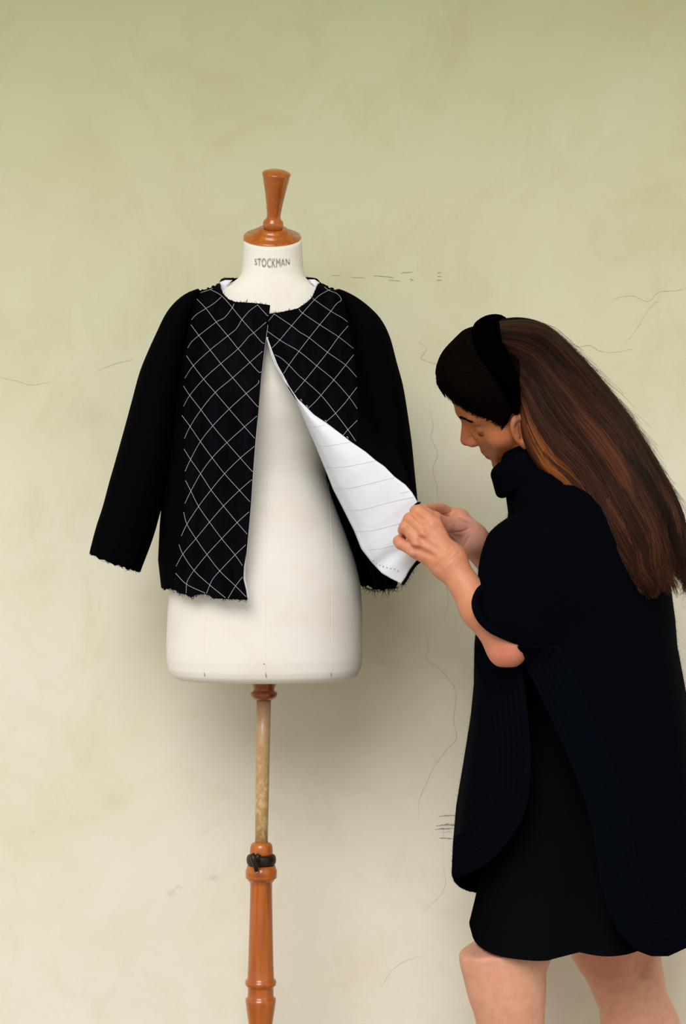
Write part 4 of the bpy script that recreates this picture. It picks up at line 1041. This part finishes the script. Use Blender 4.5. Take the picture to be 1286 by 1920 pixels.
def hair_obj(name, strands, rad, tones, m, parent, label=None):
    """strands: (N, K, 3)"""
    N, K = strands.shape[:2]
    hc = bpy.data.hair_curves.new(name); hc.add_curves([K] * N)
    hc.attributes['position'].data.foreach_set('vector', strands.astype(np.float32).ravel())
    ra = hc.attributes.new('radius', 'FLOAT', 'POINT'); ra.data.foreach_set('value', np.ascontiguousarray(np.broadcast_to(rad, (N, K))).astype(np.float32).ravel())
    ta = hc.attributes.new('tone', 'FLOAT', 'POINT'); ta.data.foreach_set('value', np.ascontiguousarray(tones).astype(np.float32).ravel())
    hc.materials.append(m); o = bpy.data.objects.new(name, hc); link(o, parent)
    o['kind'] = 'stuff'
    if label: o['label'] = label
    return o
def cap_hit(px, py): return hit(f_cap, px, py, -.34, -.02, 0.7, 60)
# strands from the hairline to the band
N = 7000; K = 16
phi = np.radians(rng.uniform(-100, 105, N)); xs_ = np.linspace(-.035, .112, K)[None, :] + rng.normal(0, .004, (N, 1))
phv = phi[:, None] + .10 * np.sin(xs_ * 40 + phi[:, None] * 3) + rng.normal(0, .02, (N, 1)); rr = np.full((N, K), .16)
def cyl(r): return np.stack([xs_, r * np.sin(phv), .03 + r * np.cos(phv)], -1)
for _ in range(34):
    q = cyl(rr).reshape(-1, 3); rr = rr - np.clip(f_cap(q @ HR.T + HO), -.01, .03).reshape(N, K) * .75
    rr = np.maximum(rr, .0)
q = (cyl(rr + .0004 + .0010 * rng.random((N, 1))).reshape(-1, 3) @ HR.T + HO)
good = (np.abs(f_cap(q)) < .004).reshape(N, K) & (rr > .04); q = q.reshape(N, K, 3)
for k in range(1, K): 
    good[:, k] &= good[:, k - 1]; q[:, k] = np.where(good[:, k:k + 1], q[:, k], q[:, k - 1])
ST3 = q[good[:, 4]]
tn = np.clip(.05 + rng.normal(0, .10, (len(ST3), 1)), 0, 1) * np.ones((1, K))
top_c = resample([(821, 712), (822, 695), (828, 675), (842, 654), (862, 640), (880, 634)], 60)
# frizz along the forehead
N2 = 1300; ci = rng.integers(0, 60, N2); c0 = top_c[ci] + [3.5, 2.5]
ang = np.radians(rng.normal(200, 50, N2)); ln = 3 + 5 * rng.random(N2) ** 2 * 1.6; cur = rng.normal(0, 2.2, N2)
tt = np.linspace(0, 1, K)
FZ = np.stack([c0[:, 0:1] + ln[:, None] * tt * np.cos(ang[:, None] + cur[:, None] * tt), c0[:, 1:2] + ln[:, None] * tt * np.sin(ang[:, None] + cur[:, None] * tt)], -1)
FZ3 = W(FZ[..., 0], FZ[..., 1], (-.165 + rng.normal(0, .02, N2))[:, None])
# short wisps along the hairline
N3 = 420; hp_ = resample(hline[2:12], 200)[rng.integers(0, 200, N3)] + rng.normal(0, 1.0, (N3, 2)) + [1.5, -2.5]
an3 = np.radians(rng.normal(135, 28, N3)); l3 = 3 + 6 * rng.random(N3)
WX = hp_[:, 0:1] + l3[:, None] * tt * np.cos(an3)[:, None]; WY = hp_[:, 1:2] + l3[:, None] * tt * np.sin(an3)[:, None]
wy = hit(lambda P: np.minimum(f_cap(P), f_head(P)), WX, WY, -.34, -.05, 0.7, 50); okw = (wy < -.07).all(1)
FZ3 = np.vstack([FZ3, W(WX, WY, wy - .0006)[okw]]); N2 = len(FZ3)
hair_obj('front_hair_strands', np.vstack([ST3, FZ3]), 0.0002, np.vstack([tn, np.full((N2, K), .05)]), M_hairfront, woman)

# ---- padded velvet headband: an arch over the head
bp = np.array([(968, 776, -.212), (965, 752, -.226), (952, 715, -.241), (933, 676, -.247), (916, 645, -.240), (908, 622, -.222), (909, 608, -.196), (918, 603, -.165), (930, 606, -.125), (942, 622, -.08), (952, 650, -.045), (960, 690, -.028)], float)
bw = np.array([.004, .010, .0165, .0195, .0215, .0225, .0225, .021, .019, .017, .013, .006])
n = 56; bc_ = smooth_curve(bp, n); tb = np.linspace(0, 1, n); bwi = np.interp(tb, np.linspace(0, 1, len(bw)), bw)
BP = W(bc_[:, 0], bc_[:, 1], bc_[:, 2]); T = np.gradient(BP, axis=0); T /= np.linalg.norm(T, axis=1)[:, None]
hc_ = hw((-.01, 0, .05)); rings = []
for i in range(n):
    out = BP[i] - hc_; out -= T[i] * (out @ T[i]); out /= np.linalg.norm(out); side = np.cross(T[i], out)
    th = np.linspace(0, 2 * math.pi, 20, endpoint=False)
    rings.append(BP[i] + np.cos(th)[:, None] * side * bwi[i] + np.sin(th)[:, None] * out * (0.0115 * (0.35 + 0.65 * math.sin(math.pi * tb[i]) ** .5)))
loft('headband', rings, M_velvet, woman, label='padded black velvet headband')

# ---- long hair
HA = np.array([(952, 716), (970, 775), (983, 832), (1012, 884), (1052, 918), (1088, 970), (1122, 1028), (1155, 1075), (1192, 1108)], float)
HB = np.array([(936, 603), (985, 600), (1030, 613), (1085, 664), (1140, 728), (1192, 800), (1238, 880), (1277, 965), (1298, 1078)], float)
KH = 30
A_ = smooth_curve(HA, KH); B_ = smooth_curve(HB, KH); th_ = np.linspace(0, 1, KH)
yc_ = np.interp(th_, [0, .15, .35, .6, .8, 1], [-.135, -.14, -.17, -.215, -.25, -.275]); dd = np.interp(th_, [0, .12, .3, .5, .75, 1], [.100, .105, .100, .090, .078, .055])
def hair_pt(u, s_idx, off=0.0):
    """u 0..1 across (0 = lower/near edge, 1 = upper silhouette), on the camera-side half; -> px,py,y"""
    ang_ = math.pi * u
    c = np.cos(ang_)
    M_ = (A_ + B_) / 2; h = (A_ - B_) / 2
    return M_, h, c
rings = []
th20 = np.linspace(0, 2 * math.pi, 40, endpoint=False)
for i in range(KH - 2):
    tip_ = np.minimum(np.cos(th20), 0) * float(np.interp(th_[i], [0, .12, .45], [.055, .045, 0])); pw_ = float(np.interp(th_[i], [0, .15, .4], [.45, .6, 1])); sn_ = np.sign(np.sin(th20)) * np.abs(np.sin(th20)) ** pw_
    sc = .93 if i < KH - 6 else .93 - .13 * (i - KH + 6)
    M_ = (A_[i] + B_[i]) / 2; h = (A_[i] - B_[i]) / 2 * sc; y = yc_[i] + tip_ - sn_ * (dd[i] - .006) * min(1, sc + .05)
    q = M_ + np.cos(th20)[:, None] * h; rings.append(W(q[:, 0], q[:, 1], y))
hairmass = loft('hair', rings, M_hairbase, woman, label='long loose brown hair')
NS = 15000
ua = rng.random(NS); ang0 = math.pi * (ua * 1.25 - .12)          # around the camera side and over the top
lock = np.floor(ua * 58 + rng.normal(0, .5, NS)); lr = np.random.default_rng(3)
lk_ph = lr.random(80) * 6.28; lk_amp = lr.normal(0, 1, 80); lk_tone = lr.normal(0, .085, 80); li = np.clip(lock.astype(int) + 10, 0, 79)
send = np.clip(.93 + .09 * lr.random(80)[li] + rng.normal(0, .035, NS), .55, 1.08)
short = rng.random(NS) < .10; send[short] = .35 + .5 * rng.random(short.sum())
sv = np.linspace(0, 1, KH)[None, :] * send[:, None]
def interp_rows(arr, s_): return np.interp(s_.ravel(), np.linspace(0, 1, KH), arr).reshape(s_.shape)
def ext(arr):  # allow a little extrapolation
    return arr
sc_ = np.minimum(sv, 1.0); over = np.maximum(sv - 1, 0)
Ax = interp_rows(A_[:, 0], sc_) + over * 140; Ay = interp_rows(A_[:, 1], sc_) + over * 160
Bx = interp_rows(B_[:, 0], sc_) - over * 60; By = interp_rows(B_[:, 1], sc_) + over * 420
yc2 = interp_rows(yc_, sc_); dd2 = interp_rows(dd, sc_)
wob = (0.05 * np.sin(sv * 7 + lk_ph[li][:, None]) + .035 * np.sin(sv * 15 + lk_ph[li][:, None] * 2) * sv + 0.04 * lk_amp[li][:, None] * sv) * sv * 1.6
angv = ang0[:, None] + wob + rng.normal(0, .045, (NS, 1)) * (.3 + sv) + .02 * np.sin(sv * 9 + rng.random((NS, 1)) * 6) * sv
rad_ = 0.955 + 0.05 * rng.random((NS, 1)) + .03 * np.sin(sv * 9 + lk_ph[li][:, None] * 3) * sv
X = (Ax + Bx) / 2 + np.cos(angv) * (Ax - Bx) / 2 * rad_; Y = (Ay + By) / 2 + np.cos(angv) * (Ay - By) / 2 * rad_
pw2 = np.interp(sc_, [0, .15, .4], [.45, .6, 1])
Z = yc2 + np.minimum(np.cos(angv), 0) * interp_rows(np.interp(th_, [0, .12, .45], [.055, .045, 0]), sc_) - np.sign(np.sin(angv)) * np.abs(np.sin(angv)) ** pw2 * dd2 * rad_
# ends wave
wv2 = np.clip(sv - .6, 0, 1) * 3
X += 7 * np.sin(sv * 20 + lk_ph[li][:, None] + rng.normal(0, .4, (NS, 1))) * wv2; Y += 5 * np.cos(sv * 18 + lk_ph[li][:, None]) * wv2
HS = W(X, Y, Z)
uu2 = ang0 / math.pi
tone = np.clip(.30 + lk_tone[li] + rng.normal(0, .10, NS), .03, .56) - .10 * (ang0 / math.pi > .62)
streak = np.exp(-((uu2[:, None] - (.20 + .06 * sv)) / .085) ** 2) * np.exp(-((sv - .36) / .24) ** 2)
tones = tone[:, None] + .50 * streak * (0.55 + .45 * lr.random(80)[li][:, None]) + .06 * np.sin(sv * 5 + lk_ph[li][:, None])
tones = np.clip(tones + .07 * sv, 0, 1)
radii = np.broadcast_to(np.interp(np.linspace(0, 1, KH), [0, .1, .8, 1], [.00030, .00042, .00036, .00012])[None], (NS, KH))
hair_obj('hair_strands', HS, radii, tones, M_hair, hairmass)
# flyaway hairs
NF = 260; s0 = rng.random(NF) * .8 + .08; K = 10; tt = np.linspace(0, 1, K)
sx_ = np.clip(s0[:, None] + tt * (.05 + .13 * rng.random((NF, 1))), 0, 1)
FX = interp_rows(B_[:, 0], sx_) + 7 * tt * rng.normal(.4, 1.0, (NF, 1)); FY = interp_rows(B_[:, 1], sx_) - 5 * tt * rng.normal(.5, .8, (NF, 1)) + 2 * np.sin(tt * 6 + rng.random((NF, 1)) * 6)
fl = W(FX, FY, interp_rows(yc_, sx_) + rng.normal(0, .02, (NF, 1)))
hair_obj('flyaway_hairs', fl, .00013, np.full((NF, K), .42), M_hair, hairmass)

# ---- cape
CT = np.array([ # py, xl, xr, half depth
    [900, 1000, 1110, .085], [925, 968, 1140, .125], [945, 955, 1165, .155], [975, 953, 1188, .185], [1010, 950, 1212, .205], [1060, 935, 1236, .222], [1100, 915, 1252, .230], [1160, 896, 1260, .236],
    [1210, 890, 1264, .240], [1290, 889, 1279, .242], [1350, 883, 1290, .243], [1440, 869, 1302, .244], [1520, 856, 1308, .245], [1590, 850, 1312, .246], [1640, 848, 1314, .247], [1830, 848, 1316, .250]], float)
CY = -.10
cz = toz(CT[:, 0], CY)[::-1]
def f_cone(P, off=0.0):
    s_ = (CY - CAMY) / FOC
    xl = (np.interp(P[:, 2], cz, CT[::-1, 1]) - 643) * s_; xr = (np.interp(P[:, 2], cz, CT[::-1, 2]) - 643) * s_; b_ = np.interp(P[:, 2], cz, CT[::-1, 3])
    cx = (xl + xr) / 2; a = (xr - xl) / 2; dx = np.abs(P[:, 0] - cx); dy = np.abs(P[:, 1] - CY); n = 2.15
    # soft vertical folds
    an = np.arctan2(P[:, 1] - CY, P[:, 0] - cx)
    fold = .0035 * np.sin(an * 7 + 2 * P[:, 2]) * np.clip((1.15 - P[:, 2]) / .4, 0, 1)
    k = ((dx / a) ** n + (dy / b_) ** n + 1e-9) ** (1 / n)
    g = np.sqrt(((dx / a) ** (n - 1) / a) ** 2 + ((dy / b_) ** (n - 1) / b_) ** 2) * k ** (1 - n) + 1e-6
    return np.clip((k - 1) / g, -.1, .5) - off - fold
sleeve_f = union([rc(W(1095, 990, -.225), W(1005, 1075, -.285), .080, .082), rc(W(1000, 1070, -.285), W(938, 1143, -.330), .088, .0405), rc(W(1030, 1120, -.285), W(990, 1178, -.318), .075, .036)], .04)
sleeve_r = union([rc(W(1070, 985, .03), W(998, 1070, -.02), .085, .066), rc(W(998, 1070, -.02), W(950, 1092, -.10), .066, .040)], .04)
OPEN = np.array([(968, 1202), (974, 1232), (1000, 1278), (1032, 1346), (1060, 1407), (1085, 1471), (1105, 1535), (1117, 1603), (1125, 1659), (1141, 1711), (1161, 1751), (1189, 1781), (1221, 1793), (1253, 1793), (1290, 1776), (1330, 1740), (1420, 1700), (1420, 1990), (700, 1990),
                 (700, 1640), (848, 1642), (856, 1646), (876, 1640), (904, 1627), (932, 1603), (960, 1571), (980, 1535), (992, 1495), (995, 1439), (993, 1375), (987, 1310), (981, 1262), (966, 1230)], float)
OPEN_F = np.vstack([OPEN[:18], [(700, 1990), (700, 1642), (848, 1644), (852, 1654), (862, 1664), (876, 1671), (896, 1675), (930, 1664), (965, 1630), (990, 1570), (1000, 1500), (995, 1375), (981, 1262), (966, 1230)]])
def open_d(P):
    """distance (m) to the cape opening, on the near and on the far side"""
    px, py = topx(P)
    dn = polyd(OPEN, px, py) / 1150
    # the far side repeats the opening at its own depth
    df = polyd(OPEN_F, px, py) / 1020
    return np.where(P[:, 1] < CY, dn, df)
def f_cape_solid(P):
    d = f_cone(P); d = smin(d, sleeve_f(P), .045); d = smin(d, sleeve_r(P), .04)
    return d
def f_cape(P, od=None):
    s_ = f_cape_solid(P)
    lower = P[:, 2] < float(toz(1230, -.3))
    d = np.abs(s_ + .004) - .0042
    # solid above (the body fills it), open shell below
    d = np.where(lower, d, s_)
    d = smax(d, -open_d(P), .004)
    d = smax(d, P[:, 2] - float(toz(905, -.1)), .01)
    # the forearm comes out of the cuff
    return d
P_, Q_ = mesh_sdf(f_cape, (.155, -.40, .485), (.665, .175, 1.32), .0042, 1)
cape = mesh('cape', P_, Q_, M_knit, woman, label='dark navy knitted cape')
# ribbed borders along the opening
def f_band(P):
    od = open_d(P); s_ = f_cape_solid(P)
    rib = .0010 * np.cos(od / .066 * math.pi * 2 * 7)
    wv_ = .0005 * np.sin(P[:, 2] * 900)
    d = np.abs(s_ + .0035) - (.0072 + rib + wv_)
    d = smax(d, -od, .004); d = smax(d, od - .066, .005)
    return d
def band_sel(lo, hi, extra):
    def f(P): return np.maximum(f_band(P), extra(P))
    return mesh_sdf(f, lo, hi, .0026, 1)
mid_l = np.array([(974, 1200), (1000, 1280), (1060, 1500), (1060, 1700)])
def side_sep(P):
    px, py = topx(P); xm = np.interp(py, [1200, 1240, 1400, 1600, 1800], [962, 975, 1010, 1060, 1080]); return (px - xm) / 1100
zb = float(toz(1208, -.3))
Pb, Qb = band_sel((.24, -.40, .475), (.665, CY, 1.045), lambda P: np.maximum(-side_sep(P), P[:, 2] - zb))
mesh('ribbed_border', Pb, Qb, M_rib, cape)
Pb, Qb = band_sel((.155, -.40, .60), (.36, CY, 1.02), lambda P: np.maximum(side_sep(P), P[:, 2] - float(toz(1225, -.3))))
mesh('ribbed_border', Pb, Qb, M_rib, cape)
# rolled cuff around the forearm
cq = np.array([(912, 1100, -.338), (898, 1108, -.352), (889, 1125, -.362), (888, 1142, -.368), (897, 1163, -.370), (916, 1182, -.368), (940, 1194, -.362), (962, 1203, -.352), (975, 1210, -.335)], float)
a = Acc(); c_ = smooth_curve(cq, 40); a.tube(W(c_[:, 0] + 4, c_[:, 1] - 3, c_[:, 2] + .012), .0065, 12); a.build('cuff_roll', M_knit, cape)

# folded collar
ctr = W(989, 869, -.125); axd = np.array([.56, .06, -.82]); axd /= np.linalg.norm(axd)
def f_collar(P):
    q = P - ctr; h = q @ axd; r = np.linalg.norm(q - h[:, None] * axd, axis=1)
    r = r - .006 * np.sin(h * 60)
    dx = np.abs(r - .050) - .006; dy = np.abs(h) - .013
    return np.hypot(np.maximum(dx, 0), np.maximum(dy, 0)) + np.minimum(np.maximum(dx, dy), 0) - .0125
P_, Q_ = mesh_sdf(f_collar, ctr - .10, ctr + .10, .003, 1)
mesh('rolled_collar', P_, Q_, M_knit, cape)
ctr2 = W(1016, 912, -.118)
P_, Q_ = mesh_sdf(union([rc(ctr + axd * .01, W(1040, 950, -.11), .052, .085), rc(W(1035, 945, -.19), W(1050, 945, -.03), .06, .06)], .03), ctr + [-.06, -.16, -.22], ctr + [.20, .18, .05], .004, 1)
mesh('yoke', P_, Q_, M_knit, cape)

# fuzz on the knit: short fibres
def fuzz(mesh_V, count, ln, name, parent, rad=.00007):
    me = mesh_V.data; n = len(me.vertices); co = np.empty(n * 3, np.float32); me.vertices.foreach_get('co', co); no = np.empty(n * 3, np.float32); me.vertices.foreach_get('normal', no)
    co = co.reshape(-1, 3); no = no.reshape(-1, 3); i = rng.integers(0, n, count)
    p = co[i]; d = no[i] + rng.normal(0, .5, (count, 3)); d /= np.linalg.norm(d, axis=1)[:, None]; k = rng.normal(0, .4, (count, 3))
    t = np.linspace(0, 1, 4)[None, :, None]; L = (ln * (.4 + rng.random((count, 1, 1))))
    S = p[:, None] + L * t * d[:, None] + L * t * t * k[:, None]
    return hair_obj(name, S, rad, np.full((count, 4), .0), M_fuzz, parent)
M_fuzz = mat('navy_fuzz', (0.003, 0.004, 0.008), 0.9, 0.02)
fuzz(cape, 60000, .0026, 'knit_fuzz', cape, .00005)

# ---- dress surface
rings = []
for py in np.r_[np.linspace(1180, 1738, 50), 1741, 1743, 1744]:
    xl, xr, b_ = [np.interp(py, DT[:, 0], DT[:, c]) for c in (1, 2, 3)]
    s_ = (-.09 - CAMY) / FOC; z = float(toz(py, -.09)); a_ = (xr - xl) / 2 * s_; cx = ((xl + xr) / 2 - 643) * s_
    R_ = ringpts(cx, a_, b_ + .012 * np.clip((py - 1500) / 200, 0, 1), b_, 0.0, 90, -.09, 2.3 + .9 * np.clip((py - 1400) / 300, 0, 1))
    w = np.clip((py - 1450) / 290, 0, 1)
    t = (R_[:, 0] - cx) / a_
    dent = .016 * w * np.exp(-((t - .05) / .20) ** 2) * (R_[:, 1] < -.09)
    R_[:, 1] += dent + .004 * w * np.sin(t * 9) * (R_[:, 1] < -.09)
    R_[:, 2] = z + w * (-.008 * np.exp(-((t + .45) / .5) ** 2) + .006 * np.exp(-((t - .05) / .18) ** 2)) * (R_[:, 1] < -.09) 
    rings.append(R_)
inn = [r.mean(0) + (r - r.mean(0)) * [.975, .975, 1] + [0, 0, .0] for r in rings[-1:]] + [r.mean(0) + (r - r.mean(0)) * [.97, .97, 1] for r in rings[-12:-2][::-1]]
loft('dress', rings + inn, M_dress, woman, True, False, 'plain black dress')
